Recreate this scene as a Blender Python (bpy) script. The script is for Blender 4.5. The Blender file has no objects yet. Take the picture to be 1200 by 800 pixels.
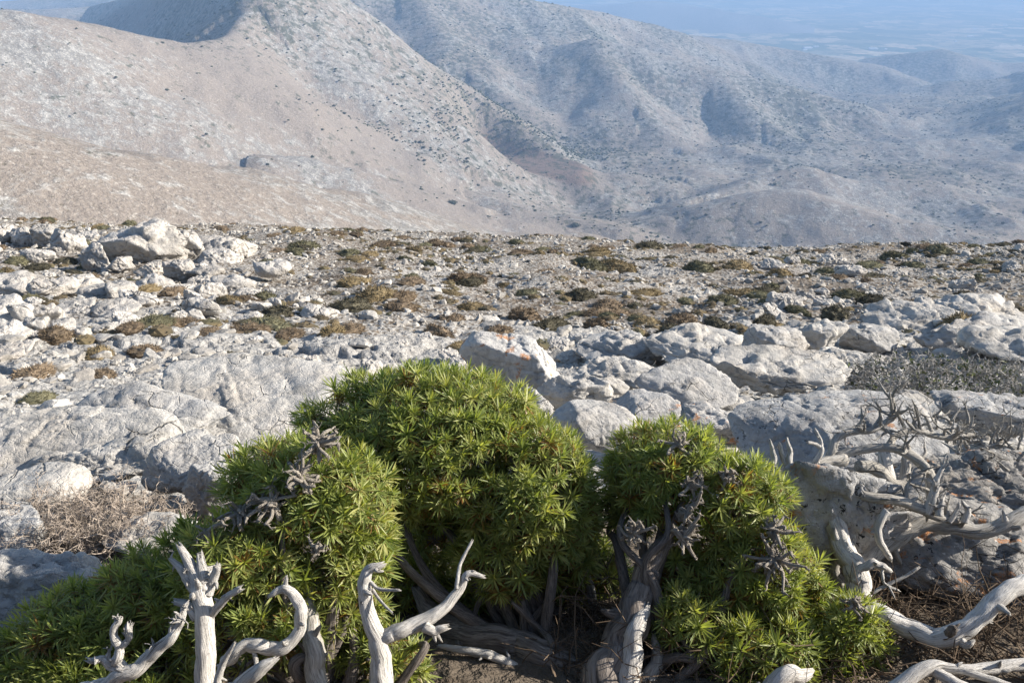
import bpy, math, random
import numpy as np
from math import radians, pi, sin, cos, tan
from mathutils import Vector, Matrix, Euler

random.seed(7)
rng = np.random.default_rng(11)
scene = bpy.context.scene
col = scene.collection

# ------------------------------------------------------------------ camera, sky, sun, exposure
PITCH = radians(26.4)
FPX = 924.0                                   # focal length in pixels of the 1200 px wide photograph
cam_data = bpy.data.cameras.new("camera")
cam_data.sensor_width = 36.0
cam_data.lens = FPX / 1200.0 * 36.0
cam_data.clip_start = 0.05
cam_data.clip_end = 60000.0
cam = bpy.data.objects.new("camera", cam_data)
cam.location = (0, 0, 0)
cam.rotation_euler = (pi / 2 - PITCH, 0, 0)
col.objects.link(cam)
scene.camera = cam

SUN_EL, SUN_AZ = radians(25), radians(83)     # azimuth clockwise from the view direction (+Y)
world = bpy.data.worlds.new("World")
scene.world = world
world.use_nodes = True
wnt = world.node_tree
sky = wnt.nodes.new("ShaderNodeTexSky")
sky.sky_type = 'NISHITA'
sky.sun_disc = False
sky.sun_elevation = SUN_EL
sky.sun_rotation = SUN_AZ
sky.altitude = 700
wbg = wnt.nodes["Background"]
wbg.inputs[1].default_value = 0.10
wnt.links.new(sky.outputs[0], wbg.inputs[0])

sun_dir = Vector((cos(SUN_EL) * sin(SUN_AZ), cos(SUN_EL) * cos(SUN_AZ), sin(SUN_EL)))
sl = bpy.data.lights.new("sun", 'SUN')
sl.energy = 5.0
sl.angle = radians(0.5)
sl.color = (1.0, 0.92, 0.81)
so = bpy.data.objects.new("sun", sl)
so.rotation_euler = sun_dir.to_track_quat('Z', 'Y').to_euler()
col.objects.link(so)

scene.view_settings.view_transform = 'Standard'
scene.view_settings.look = 'None'
scene.view_settings.gamma = 1.0
scene.view_settings.exposure = 1.04
scene.view_settings.use_curve_mapping = False
scene.render.engine = 'CYCLES'
cy = scene.cycles
cy.use_denoising = True
cy.max_bounces = 6
cy.diffuse_bounces = 3
cy.transmission_bounces = 4
cy.volume_bounces = 0
cy.use_adaptive_sampling = True
cy.adaptive_threshold = 0.01

# ------------------------------------------------------------------ pixels to directions
CP, SP = cos(PITCH), sin(PITCH)
def slope_of_row(v):
    b = (400.0 - v) / FPX
    return (-SP + b * CP) / (CP + b * SP)
def at_y(u, v, y):                            # point on the pixel's ray at forward distance y
    a = (u - 600.0) / FPX; b = (400.0 - v) / FPX
    k = y / (CP + b * SP)
    return (a * k, y, (-SP + b * CP) * k)
def at_d(u, v, d):                            # point on the pixel's ray at axial depth d
    a = (u - 600.0) / FPX; b = (400.0 - v) / FPX
    return np.array((a * d, (CP + b * SP) * d, (-SP + b * CP) * d))
def axial(y, z):
    return y * CP - z * SP

# ------------------------------------------------------------------ noise
_perm = np.random.default_rng(3).permutation(256)
_perm = np.concatenate([_perm, _perm, _perm])
_g3 = np.random.default_rng(4).normal(size=(256, 3))
_g3 /= np.linalg.norm(_g3, axis=1)[:, None]
def noise3(x, y, z):
    x, y, z = np.broadcast_arrays(np.asarray(x, float), np.asarray(y, float), np.asarray(z, float))
    xi = np.floor(x).astype(int); yi = np.floor(y).astype(int); zi = np.floor(z).astype(int)
    xf = x - xi; yf = y - yi; zf = z - zi
    xi &= 255; yi &= 255; zi &= 255
    su = xf * xf * xf * (xf * (xf * 6 - 15) + 10)
    sv = yf * yf * yf * (yf * (yf * 6 - 15) + 10)
    sw = zf * zf * zf * (zf * (zf * 6 - 15) + 10)
    def gr(i, j, k):
        h = _perm[_perm[_perm[xi + i] + yi + j] + zi + k]
        g = _g3[h]
        return g[..., 0] * (xf - i) + g[..., 1] * (yf - j) + g[..., 2] * (zf - k)
    def lp(a, b, t): return a + t * (b - a)
    x00 = lp(gr(0, 0, 0), gr(1, 0, 0), su); x10 = lp(gr(0, 1, 0), gr(1, 1, 0), su)
    x01 = lp(gr(0, 0, 1), gr(1, 0, 1), su); x11 = lp(gr(0, 1, 1), gr(1, 1, 1), su)
    return lp(lp(x00, x10, sv), lp(x01, x11, sv), sw) * 1.6
def fbm(x, y, z=0.0, oct=4, gain=0.5):
    t = 0; a = 1.0; n = 0
    for i in range(oct):
        t = t + a * noise3(x * 2 ** i + 17.3 * i, y * 2 ** i - 9.1 * i, z * 2 ** i + 3.7 * i); n += a; a *= gain
    return t / n
def ridged(x, y, z=0.0, oct=4, gain=0.5):
    t = 0; a = 1.0; n = 0
    for i in range(oct):
        t = t + a * (1 - 2 * np.abs(noise3(x * 2 ** i + 7.7 * i, y * 2 ** i + 5.1 * i, z * 2 ** i - 2.2 * i))); n += a; a *= gain
    return t / n
_h1 = np.random.default_rng(8).random((256, 8))
def worley2(x, y, salt=0):
    """nearest cell of a jittered grid: random numbers of the cell, offset from its centre, distance to the border"""
    xi = np.floor(x).astype(int); yi = np.floor(y).astype(int)
    f1 = np.full(x.shape, 9.0); f2 = np.full(x.shape, 9.0); hid = np.zeros(x.shape, int); ox = np.zeros(x.shape); oy = np.zeros(x.shape)
    for i in (-1, 0, 1):
        for j in (-1, 0, 1):
            h = _perm[_perm[(xi + i + salt) & 255] + ((yi + j) & 255)]
            dx = x - (xi + i + _h1[h, 0]); dy = y - (yi + j + _h1[h, 1]); d = dx * dx + dy * dy
            m = d < f1
            f2 = np.where(m, f1, np.minimum(f2, d)); f1 = np.where(m, d, f1)
            hid = np.where(m, h, hid); ox = np.where(m, dx, ox); oy = np.where(m, dy, oy)
    return _h1[hid], ox, oy, np.sqrt(f2) - np.sqrt(f1)
def worley3(P, salt=0):
    I = np.floor(P).astype(int); f1 = np.full(len(P), 9.0); f2 = f1.copy(); hid = np.zeros(len(P), int); off = np.zeros_like(P)
    for i in (-1, 0, 1):
        for j in (-1, 0, 1):
            for k in (-1, 0, 1):
                h = _perm[_perm[_perm[(I[:, 0] + i + salt) & 255] + ((I[:, 1] + j) & 255)] + ((I[:, 2] + k) & 255)]
                D = P - (I + np.array((i, j, k)) + _h1[h, :3]); d = (D * D).sum(1)
                m = d < f1
                f2 = np.where(m, f1, np.minimum(f2, d)); f1 = np.where(m, d, f1); hid = np.where(m, h, hid); off = np.where(m[:, None], D, off)
    return _h1[hid], off, np.sqrt(f2) - np.sqrt(f1)
def joints(P, salt, ang=(0.35, 0.25, 0.5), sc=(1.0, 1.0, 1.7)):
    """limestone split along bedding and two joint sets: a random number and the distance to the nearest joint"""
    Q = (P @ np.array(Euler(ang).to_matrix())) * np.array(sc)
    k = np.floor(Q[:, 2]).astype(int)
    sh = _h1[_perm[(k + salt) & 255], :2]
    q = np.stack([Q[:, 0] * (0.7 + 0.6 * sh[:, 0]) + sh[:, 0] * 5, Q[:, 1] * (0.7 + 0.6 * sh[:, 1]) + sh[:, 1] * 5, Q[:, 2]], 1)
    I = np.floor(q).astype(int); f = q - I
    h = _perm[_perm[_perm[(I[:, 0] + salt) & 255] + (I[:, 1] & 255)] + (I[:, 2] & 255)]
    return _h1[h], np.minimum(f, 1 - f).min(1), f - 0.5
def sstep(a, b, x):
    t = np.clip((x - a) / (b - a), 0, 1)
    return t * t * (3 - 2 * t)

# ------------------------------------------------------------------ mesh and object helpers
def mesh_np(name, verts, faces, mat=None, smooth=True, attrs=None):
    """verts (n,3); faces: list of arrays of equal-size polygons, or one array."""
    me = bpy.data.meshes.new(name)
    if not isinstance(faces, list): faces = [faces]
    faces = [np.asarray(f, dtype=np.int32) for f in faces if len(f)]
    loops = np.concatenate([f.ravel() for f in faces])
    totals = np.concatenate([np.full(len(f), f.shape[1], np.int32) for f in faces])
    starts = np.concatenate([[0], np.cumsum(totals)[:-1]]).astype(np.int32)
    me.vertices.add(len(verts)); me.loops.add(len(loops)); me.polygons.add(len(totals))
    me.vertices.foreach_set("co", np.asarray(verts, np.float32).ravel())
    me.loops.foreach_set("vertex_index", loops)
    me.polygons.foreach_set("loop_start", starts)
    me.polygons.foreach_set("loop_total", totals)
    me.polygons.foreach_set("use_smooth", np.full(len(totals), smooth, bool))
    me.update(calc_edges=True)
    for k, val in (attrs or {}).items():
        val = np.asarray(val, np.float32)
        if val.ndim == 1:
            at = me.attributes.new(k, 'FLOAT', 'POINT'); at.data.foreach_set("value", val)
        else:
            at = me.attributes.new(k, 'FLOAT_VECTOR', 'POINT'); at.data.foreach_set("vector", val.ravel())
    if mat: me.materials.append(mat)
    return me
def link(name, data, parent=None, loc=(0, 0, 0), rot=(0, 0, 0), scale=(1, 1, 1)):
    o = bpy.data.objects.new(name, data)
    o.location = loc; o.rotation_euler = rot; o.scale = scale
    if parent: o.parent = parent
    col.objects.link(o)
    return o
def tag(o, label=None, cat=None, group=None, kind=None):
    if label: o["label"] = label
    if cat: o["category"] = cat
    if group: o["group"] = group
    if kind: o["kind"] = kind
    return o
class Acc:                                     # gathers pieces into one mesh
    def __init__(s): s.v = []; s.f = {}; s.a = {}; s.n = 0
    def add(s, v, f, attrs=None):
        v = np.asarray(v)
        if not isinstance(f, list): f = [f]
        for q in f:
            q = np.asarray(q)
            if len(q): s.f.setdefault(q.shape[1], []).append(q + s.n)
        for k, val in (attrs or {}).items(): s.a.setdefault(k, []).append(np.asarray(val))
        s.v.append(v); s.n += len(v)
    def mesh(s, name, mat, smooth=True):
        return mesh_np(name, np.concatenate(s.v), [np.concatenate(q) for q in s.f.values()], mat, smooth,
                       {k: np.concatenate(q) for k, q in s.a.items()})
def grid_faces(nr, nc):
    i = np.arange(nr - 1)[:, None] * nc + np.arange(nc - 1)[None, :]
    return np.stack([i, i + 1, i + nc + 1, i + nc], -1).reshape(-1, 4)

# ------------------------------------------------------------------ materials
def new_mat(name):
    m = bpy.data.materials.new(name); m.use_nodes = True
    nt = m.node_tree
    return m, nt, nt.nodes["Principled BSDF"], nt.nodes["Material Output"]
class N:
    """small node-graph helper"""
    def __init__(s, nt): s.nt = nt
    def node(s, t, **kw):
        n = s.nt.nodes.new(t)
        for k, v in kw.items(): setattr(n, k, v)
        return n
    def put(s, sock, v):
        if isinstance(v, bpy.types.NodeSocket): s.nt.links.new(v, sock)
        elif v is not None: sock.default_value = v
    def pos(s): return s.node("ShaderNodeNewGeometry").outputs["Position"]
    def obj(s): return s.node("ShaderNodeTexCoord").outputs["Object"]
    def nrm(s): return s.node("ShaderNodeNewGeometry").outputs["Normal"]
    def noise(s, vec, scale, detail=4, rough=0.55, dist=0.0):
        n = s.node("ShaderNodeTexNoise"); s.put(n.inputs["Vector"], vec)
        n.inputs["Scale"].default_value = scale; n.inputs["Detail"].default_value = detail
        n.inputs["Roughness"].default_value = rough; n.inputs["Distortion"].default_value = dist
        return n.outputs["Fac"]
    def voro(s, vec, scale, feature='F1', out="Distance", rand=1.0, metric='EUCLIDEAN'):
        n = s.node("ShaderNodeTexVoronoi", feature=feature); s.put(n.inputs["Vector"], vec)
        if feature != 'DISTANCE_TO_EDGE': n.distance = metric
        n.inputs["Scale"].default_value = scale; n.inputs["Randomness"].default_value = rand
        return n.outputs[out]
    def math(s, op, a, b=None, clamp=False):
        n = s.node("ShaderNodeMath", operation=op); n.use_clamp = clamp
        s.put(n.inputs[0], a)
        if b is not None: s.put(n.inputs[1], b)
        return n.outputs[0]
    def ramp(s, fac, stops):
        n = s.node("ShaderNodeValToRGB"); s.put(n.inputs[0], fac)
        e = n.color_ramp.elements
        while len(e) < len(stops): e.new(0.5)
        for i, (p, c) in enumerate(stops):
            e[i].position = p
            e[i].color = (c, c, c, 1) if isinstance(c, (int, float)) else (*c, 1)
        return n.outputs[0]
    def mix(s, fac, a, b, mode='MIX'):
        n = s.node("ShaderNodeMix", data_type='RGBA', blend_type=mode)
        s.put(n.inputs[0], fac)
        for sock, v in ((n.inputs[6], a), (n.inputs[7], b)):
            if isinstance(v, tuple): sock.default_value = (*v, 1) if len(v) == 3 else v
            else: s.put(sock, v)
        return n.outputs[2]
    def attr(s, name, out="Fac"):
        n = s.node("ShaderNodeAttribute"); n.attribute_name = name
        return n.outputs[out]
    def rand(s): return s.node("ShaderNodeObjectInfo").outputs["Random"]
    def bump(s, h, strength=0.5, dist=0.02, prev=None):
        n = s.node("ShaderNodeBump"); n.inputs["Strength"].default_value = strength
        n.inputs["Distance"].default_value = dist; s.put(n.inputs["Height"], h)
        if prev is not None: s.put(n.inputs["Normal"], prev)
        return n.outputs[0]
    def scale_vec(s, vec, xyz):
        n = s.node("ShaderNodeMapping"); s.put(n.inputs["Vector"], vec); n.inputs["Scale"].default_value = xyz
        return n.outputs[0]
    def sep(s, vec):
        n = s.node("ShaderNodeSeparateXYZ"); s.put(n.inputs[0], vec); return n.outputs

def limestone(name, base=(0.40, 0.385, 0.36), lichen=0.25, orange=0.0, size=1.0, dark=0.0):
    m, nt, bs, out = new_mat(name); n = N(nt)
    p = n.pos()
    c1 = n.noise(p, 2.2 / size, 6, 0.6)
    lo = tuple(x * 0.62 for x in base); hi = tuple(min(x * 1.28, 0.75) for x in base)
    colr = n.ramp(c1, [(0.28, lo), (0.5, base), (0.72, hi)])
    fine = n.noise(p, 38 / size, 5, 0.7)
    colr = n.mix(n.ramp(fine, [(0.35, 0.35), (0.62, 0.0)]), colr, tuple(x * 0.55 for x in base))
    stain = n.noise(n.scale_vec(p, (1.5, 1.5, 0.35)), 4.5 / size, 5, 0.65, 0.6)
    colr = n.mix(n.math('MULTIPLY', n.ramp(stain, [(0.55, 0.0), (0.70, 1.0)]), 0.35 + dark), colr, (0.10, 0.098, 0.092))
    warm = n.noise(p, 1.3 / size, 3)
    colr = n.mix(n.ramp(warm, [(0.5, 0.0), (0.75, 0.30)]), colr, (0.44, 0.36, 0.27))
    if lichen > 0:                              # black and white crusts
        v = n.noise(p, 21 / size, 4, 0.62, 0.3); g = n.noise(p, 3.1 / size, 3)
        msk = n.math('MULTIPLY', n.ramp(v, [(0.595, 0.0), (0.625, 1.0)]), n.ramp(g, [(0.42, 0.0), (0.58, 1.0)]))
        colr = n.mix(n.math('MULTIPLY', msk, min(1.0, lichen * 2.4)), colr, (0.035, 0.035, 0.036))
        v2 = n.noise(p, 27 / size, 3, 0.5, 0.2)
        msk2 = n.ramp(v2, [(0.68, 0.0), (0.70, 1.0)])
        colr = n.mix(n.math('MULTIPLY', msk2, min(0.9, lichen * 1.8)), colr, (0.58, 0.58, 0.55))
    if orange > 0:
        o = n.noise(p, 5.5 / size, 5, 0.6, 0.4)
        om = n.ramp(o, [(0.66 - orange * 0.1, 0.0), (0.70 - orange * 0.1, 1.0)])
        of = n.noise(p, 60 / size, 3)
        om = n.math('MULTIPLY', om, n.ramp(of, [(0.35, 0.25), (0.6, 1.0)]))
        colr = n.mix(n.math('MULTIPLY', om, 0.85), colr, (0.42, 0.17, 0.045))
    wv = n.node("ShaderNodeVectorMath", operation='ADD'); n.put(wv.inputs[0], n.scale_vec(p, (1.0, 1.0, 2.0)))
    wn = n.node("ShaderNodeTexNoise"); n.put(wn.inputs["Vector"], p); wn.inputs["Scale"].default_value = 5 / size; wn.inputs["Detail"].default_value = 4
    ws = n.node("ShaderNodeVectorMath", operation='SCALE'); n.put(ws.inputs[0], wn.outputs["Color"]); ws.inputs[3].default_value = 0.16 * size
    n.put(wv.inputs[1], ws.outputs[0])
    ce = n.voro(wv.outputs[0], 4.2 / size, 'DISTANCE_TO_EDGE')
    cm = n.noise(p, 1.9 / size, 3)
    crk = n.math('MULTIPLY', n.ramp(ce, [(0.0, 1.0), (0.03, 0.0)]), n.ramp(cm, [(0.52, 0.0), (0.64, 1.0)]))
    colr = n.mix(n.math('MULTIPLY', crk, 0.8), colr, (0.06, 0.055, 0.048))
    nt.links.new(colr, bs.inputs["Base Color"])
    bs.inputs["Roughness"].default_value = 0.92
    bs.inputs["Specular IOR Level"].default_value = 0.15
    h1 = n.noise(p, 9 / size, 7, 0.65)
    h2 = n.voro(n.scale_vec(p, (1, 1, 2.2)), 11 / size, 'DISTANCE_TO_EDGE')
    crack = n.ramp(h2, [(0.0, 0.0), (0.05, 1.0)])
    hh = n.math('ADD', h1, n.math('MULTIPLY', crack, 0.06))
    hh = n.math('SUBTRACT', hh, n.math('MULTIPLY', crk, 0.5))
    b = n.bump(hh, 0.75, 0.06 * size)
    pit = n.voro(p, 26 / size)
    b = n.bump(pit, 0.15, 0.012 * size, b)
    b = n.bump(fine, 0.5, 0.008 * size, b)
    nt.links.new(b, bs.inputs["Normal"])
    return m
M = {}
M['rock'] = limestone("limestone", base=(0.40, 0.39, 0.372), size=0.5, lichen=0.18)
M['rock_warm'] = limestone("limestone_warm", base=(0.45, 0.432, 0.40), size=0.5, lichen=0.08)
M['rock_lichen'] = limestone("limestone_lichen", base=(0.36, 0.355, 0.345), size=0.34, lichen=0.42, orange=0.25)
M['rock_dark'] = limestone("limestone_crusted", base=(0.25, 0.24, 0.225), size=0.3, lichen=0.45, orange=0.75, dark=0.35)
M['rock_orange'] = limestone("limestone_orange", base=(0.37, 0.36, 0.345), size=0.5, lichen=0.2, orange=0.6)
M['rock_streak'] = limestone("limestone_streaked", base=(0.46, 0.45, 0.43), size=0.6, lichen=0.15, orange=0.7)
M['rock_far'] = limestone("limestone_outcrop", base=(0.47, 0.445, 0.41), size=2.6, lichen=0.22)

def stone_mat():
    m, nt, bs, out = new_mat("loose_stone"); n = N(nt)
    p = n.pos()
    r = n.math('FRACT', n.math('ADD', n.rand(), n.attr("tint")))
    colr = n.ramp(r, [(0.0, (0.27, 0.25, 0.225)), (0.35, (0.37, 0.35, 0.32)), (0.75, (0.45, 0.43, 0.395)), (1.0, (0.54, 0.515, 0.47))])
    f = n.noise(p, 9, 5, 0.65)
    colr = n.mix(n.ramp(f, [(0.38, 0.6), (0.6, 0.0)]), colr, (0.17, 0.16, 0.145))
    nt.links.new(colr, bs.inputs["Base Color"]); bs.inputs["Roughness"].default_value = 0.95
    bs.inputs["Specular IOR Level"].default_value = 0.1
    nt.links.new(n.bump(n.noise(p, 14, 5, 0.65), 0.8, 0.03), bs.inputs["Normal"])
    return m
M['stone'] = stone_mat()

def ground_mat():
    m, nt, bs, out = new_mat("stony_ground"); n = N(nt)
    p = n.pos()
    rk = n.attr("rock")
    f1 = n.noise(p, 3.0, 6, 0.62); f2 = n.noise(p, 14, 5, 0.65); f3 = n.noise(p, 55, 4, 0.6)
    soil = n.ramp(f1, [(0.3, (0.070, 0.056, 0.042)), (0.5, (0.14, 0.112, 0.084)), (0.7, (0.23, 0.187, 0.145))])
    grav = n.voro(p, 16, 'F1', "Color")
    gs = n.sep(grav)[0]
    soil = n.mix(n.math('MULTIPLY', n.ramp(gs, [(0.45, 0.0), (0.6, 0.85)]), n.ramp(rk, [(0.0, 0.06), (0.3, 1.0)])), soil, (0.36, 0.34, 0.31))  # pale gravel thinned where rock is low; deepens the shade painted under the bushes
    lime = n.ramp(f2, [(0.3, (0.22, 0.212, 0.20)), (0.5, (0.38, 0.365, 0.34)), (0.7, (0.47, 0.455, 0.425))])
    bl = n.noise(p, 24, 4, 0.6, 0.3)
    lime = n.mix(n.ramp(bl, [(0.61, 0.0), (0.66, 0.6)]), lime, (0.07, 0.07, 0.068))
    fac = n.math('ADD', rk, n.math('MULTIPLY', n.math('SUBTRACT', f2, 0.5), 1.1))
    colr = n.mix(n.ramp(fac, [(0.42, 0.0), (0.56, 1.0)]), soil, lime)
    nt.links.new(colr, bs.inputs["Base Color"]); bs.inputs["Roughness"].default_value = 0.95
    bs.inputs["Specular IOR Level"].default_value = 0.1
    b = n.bump(f2, 0.8, 0.06)
    b = n.bump(n.voro(p, 16), 0.6, 0.03, b)
    b = n.bump(f3, 0.6, 0.012, b)
    nt.links.new(b, bs.inputs["Normal"])
    return m
M['ground'] = ground_mat()

def hill_mat():
    m, nt, bs, out = new_mat("limestone_hills"); n = N(nt)
    p = n.pos()
    soilm = n.attr("soil"); scr = n.attr("scrub")
    big = n.noise(p, 0.004, 5, 0.6); mid = n.noise(p, 0.022, 5, 0.65, 0.4); fine = n.noise(p, 0.11, 6, 0.72); tiny = n.noise(p, 0.5, 4, 0.7)
    rock = n.ramp(fine, [(0.30, (0.12, 0.115, 0.107)), (0.5, (0.235, 0.226, 0.21)), (0.66, (0.40, 0.385, 0.36))])
    rock = n.mix(n.ramp(tiny, [(0.36, 0.75), (0.52, 0.0)]), rock, (0.17, 0.16, 0.14))
    wh = n.noise(p, 0.42, 4, 0.65)
    rock = n.mix(n.ramp(wh, [(0.56, 0.0), (0.68, 0.8)]), rock, (0.52, 0.50, 0.47))
    soil = n.ramp(tiny, [(0.3, (0.175, 0.148, 0.125)), (0.7, (0.285, 0.248, 0.212))])
    soil = n.mix(n.ramp(wh, [(0.56, 0.0), (0.70, 0.5)]), soil, (0.52, 0.49, 0.44))
    fac = n.math('ADD', n.math('MULTIPLY', n.math('SUBTRACT', mid, 0.5), 1.8), n.math('MULTIPLY', n.math('SUBTRACT', fine, 0.5), 1.9))
    fac = n.math('ADD', fac, n.math('MULTIPLY', n.math('SUBTRACT', big, 0.5), 1.2))
    fac = n.math('ADD', fac, n.math('SUBTRACT', 0.74, soilm))
    colr = n.mix(n.ramp(fac, [(0.30, 0.0), (0.62, 1.0)]), soil, rock)
    colr = n.mix(n.ramp(n.math('MULTIPLY', soilm, 0.5), [(0.52, 0.0), (0.66, 0.9)]), colr, (0.19, 0.135, 0.105))
    # low grey-green scrub speckled between the rocks
    sc = n.noise(p, 0.075, 4, 0.7, 0.2)
    scf = n.math('ADD', sc, n.math('MULTIPLY', n.math('SUBTRACT', scr, 0.5), 0.30))
    colr = n.mix(n.math('MULTIPLY', n.ramp(scf, [(0.56, 0.0), (0.64, 1.0)]), 0.8), colr, (0.07, 0.076, 0.05))
    spk = n.noise(p, 0.34, 3, 0.6)
    colr = n.mix(n.ramp(spk, [(0.63, 0.0), (0.69, 0.75)]), colr, (0.12, 0.105, 0.075))
    nt.links.new(colr, bs.inputs["Base Color"]); bs.inputs["Roughness"].default_value = 0.95
    bs.inputs["Specular IOR Level"].default_value = 0.05
    b = n.bump(mid, 0.3, 4.0)
    b = n.bump(fine, 0.8, 3.0, b)
    b = n.bump(tiny, 0.8, 0.8, b)
    nt.links.new(b, bs.inputs["Normal"])
    return m
M['hills'] = hill_mat()

def plain_mat():
    m, nt, bs, out = new_mat("farmed_plain"); n = N(nt)
    p = n.pos()
    q = n.scale_vec(p, (1.0, 0.85, 0.0))
    w = n.node("ShaderNodeVectorMath", operation='ADD')
    nt.links.new(q, w.inputs[0])
    wn = n.node("ShaderNodeTexNoise"); wn.inputs["Scale"].default_value = 0.004
    nt.links.new(q, wn.inputs["Vector"])
    wm = n.node("ShaderNodeVectorMath", operation='SCALE'); nt.links.new(wn.outputs["Color"], wm.inputs[0]); wm.inputs[3].default_value = 160
    nt.links.new(wm.outputs[0], w.inputs[1])
    c = n.sep(n.voro(w.outputs[0], 0.0046, 'F1', "Color", 1.0, 'MANHATTAN'))
    fld = n.ramp(c[0], [(0.0, (0.10, 0.12, 0.055)), (0.35, (0.17, 0.18, 0.09)), (0.55, (0.28, 0.25, 0.15)), (0.78, (0.42, 0.34, 0.21)), (1.0, (0.60, 0.49, 0.32))])
    tr = n.noise(p, 0.011, 5, 0.65)
    fld = n.mix(n.ramp(tr, [(0.52, 0.0), (0.60, 0.75)]), fld, (0.05, 0.065, 0.035))
    nt.links.new(fld, bs.inputs["Base Color"]); bs.inputs["Roughness"].default_value = 1.0
    bs.inputs["Specular IOR Level"].default_value = 0.0
    return m
M['plain'] = plain_mat()

def wood_mat(name, base, dark, gloss=0.75):
    m, nt, bs, out = new_mat(name); n = N(nt)
    f = n.attr("fib", "Vector")
    g1 = n.noise(n.scale_vec(f, (7, 7, 5)), 1.0, 5, 0.65, 0.3)
    g2 = n.noise(n.scale_vec(f, (22, 22, 9)), 1.0, 4, 0.6)
    g3 = n.noise(n.pos(), 14, 4, 0.6)
    colr = n.ramp(g1, [(0.32, dark), (0.46, tuple(0.5 * (a + b) for a, b in zip(base, dark))), (0.58, base)])
    colr = n.mix(n.ramp(g2, [(0.33, 0.75), (0.48, 0.0)]), colr, tuple(x * 0.45 for x in dark))
    colr = n.mix(n.ramp(g3, [(0.45, 0.0), (0.75, 0.45)]), colr, tuple(x * 0.6 for x in base))
    g4 = n.noise(n.scale_vec(f, (4.5, 4.5, 1.1)), 1.0, 6, 0.7, 0.8)
    colr = n.mix(n.ramp(g4, [(0.60, 0.0), (0.64, 0.85)]), colr, (0.09, 0.08, 0.07))
    g1 = n.math('SUBTRACT', g1, n.math('MULTIPLY', n.ramp(g4, [(0.60, 0.0), (0.64, 1.0)]), 0.6))
    nt.links.new(colr, bs.inputs["Base Color"]); bs.inputs["Roughness"].default_value = gloss
    bs.inputs["Specular IOR Level"].default_value = 0.25
    b = n.bump(g1, 0.7, 0.006); b = n.bump(g2, 0.8, 0.0025, b)
    nt.links.new(b, bs.inputs["Normal"])
    return m
M['wood_pale'] = wood_mat("bleached_wood", (0.68, 0.652, 0.605), (0.44, 0.415, 0.38))
M['wood_grey'] = wood_mat("weathered_wood", (0.50, 0.47, 0.42), (0.25, 0.23, 0.20))
M['wood_bark'] = wood_mat("grey_bark", (0.27, 0.235, 0.205), (0.085, 0.07, 0.06), 0.85)
M['twig_grey'] = wood_mat("grey_twig", (0.50, 0.45, 0.38), (0.24, 0.205, 0.17), 0.9)
M['twig'] = wood_mat("dry_twig", (0.36, 0.32, 0.29), (0.16, 0.135, 0.12), 0.9)

def leaf_mat():
    m, nt, bs, out = new_mat("leaf"); n = N(nt)
    t = n.attr("tint"); old = n.attr("old"); tip = n.attr("tip")
    r = n.math('FRACT', n.math('ADD', n.math('MULTIPLY', n.rand(), 0.5), t))
    g = n.ramp(r, [(0.0, (0.105, 0.155, 0.050)), (0.35, (0.205, 0.255, 0.076)), (0.75, (0.335, 0.360, 0.115)), (1.0, (0.46, 0.42, 0.17))])
    g = n.mix(n.math('MULTIPLY', tip, 0.45), g, (0.25, 0.30, 0.075))
    g = n.mix(old, g, (0.24, 0.115, 0.035))
    nt.links.new(g, bs.inputs["Base Color"]); bs.inputs["Roughness"].default_value = 0.42
    bs.inputs["Specular IOR Level"].default_value = 0.4
    tr = n.node("ShaderNodeBsdfTranslucent")
    nt.links.new(n.mix(1.0, g, (1.25, 1.25, 0.55), 'MULTIPLY'), tr.inputs["Color"])
    mx = n.node("ShaderNodeMixShader"); mx.inputs[0].default_value = 0.42
    nt.links.new(bs.outputs[0], mx.inputs[1]); nt.links.new(tr.outputs[0], mx.inputs[2])
    nt.links.new(mx.outputs[0], out.inputs["Surface"])
    return m
M['leaf'] = leaf_mat()

def simple_mat(name, a, b, scale=12, rough=0.95, vary=0.0):
    m, nt, bs, out = new_mat(name); n = N(nt)
    f = n.noise(n.pos(), scale, 4, 0.6)
    colr = n.ramp(f, [(0.3, a), (0.7, b)])
    if vary:
        hs = n.node("ShaderNodeHueSaturation"); nt.links.new(colr, hs.inputs["Color"])
        nt.links.new(n.math('ADD', 1 - vary, n.math('MULTIPLY', n.rand(), 2 * vary)), hs.inputs["Value"])
        colr = hs.outputs[0]
    nt.links.new(colr, bs.inputs["Base Color"]); bs.inputs["Roughness"].default_value = rough
    bs.inputs["Specular IOR Level"].default_value = 0.1
    return m
M['cush_ochre'] = simple_mat("ochre_cushion", (0.13, 0.10, 0.055), (0.26, 0.205, 0.12), 9, vary=0.22)
M['cush_olive'] = simple_mat("olive_cushion", (0.075, 0.073, 0.045), (0.17, 0.16, 0.10), 9, vary=0.25)
M['cush_brown'] = simple_mat("brown_cushion", (0.11, 0.085, 0.058), (0.23, 0.175, 0.12), 9, vary=0.25)
M['cush_dark'] = simple_mat("dark_cushion", (0.045, 0.042, 0.03), (0.11, 0.10, 0.07), 9, vary=0.25)
def scrub_mat():
    m, nt, bs, out = new_mat("low_scrub"); n = N(nt); p = n.pos()
    c = n.ramp(n.noise(p, 1.6, 2, 0.5), [(0.34, (0.075, 0.072, 0.048)), (0.46, (0.15, 0.118, 0.075)), (0.56, (0.20, 0.155, 0.085)), (0.66, (0.11, 0.105, 0.062))])
    c = n.mix(n.ramp(n.noise(p, 14, 3), [(0.35, 0.6), (0.65, 0.0)]), c, (0.06, 0.052, 0.04))
    nt.links.new(c, bs.inputs["Base Color"]); bs.inputs["Roughness"].default_value = 0.95; bs.inputs["Specular IOR Level"].default_value = 0.1
    return m
M['scrub'] = scrub_mat()
M['bush_far'] = simple_mat("far_bush", (0.035, 0.042, 0.024), (0.085, 0.09, 0.05), 0.3, vary=0.2)
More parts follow.
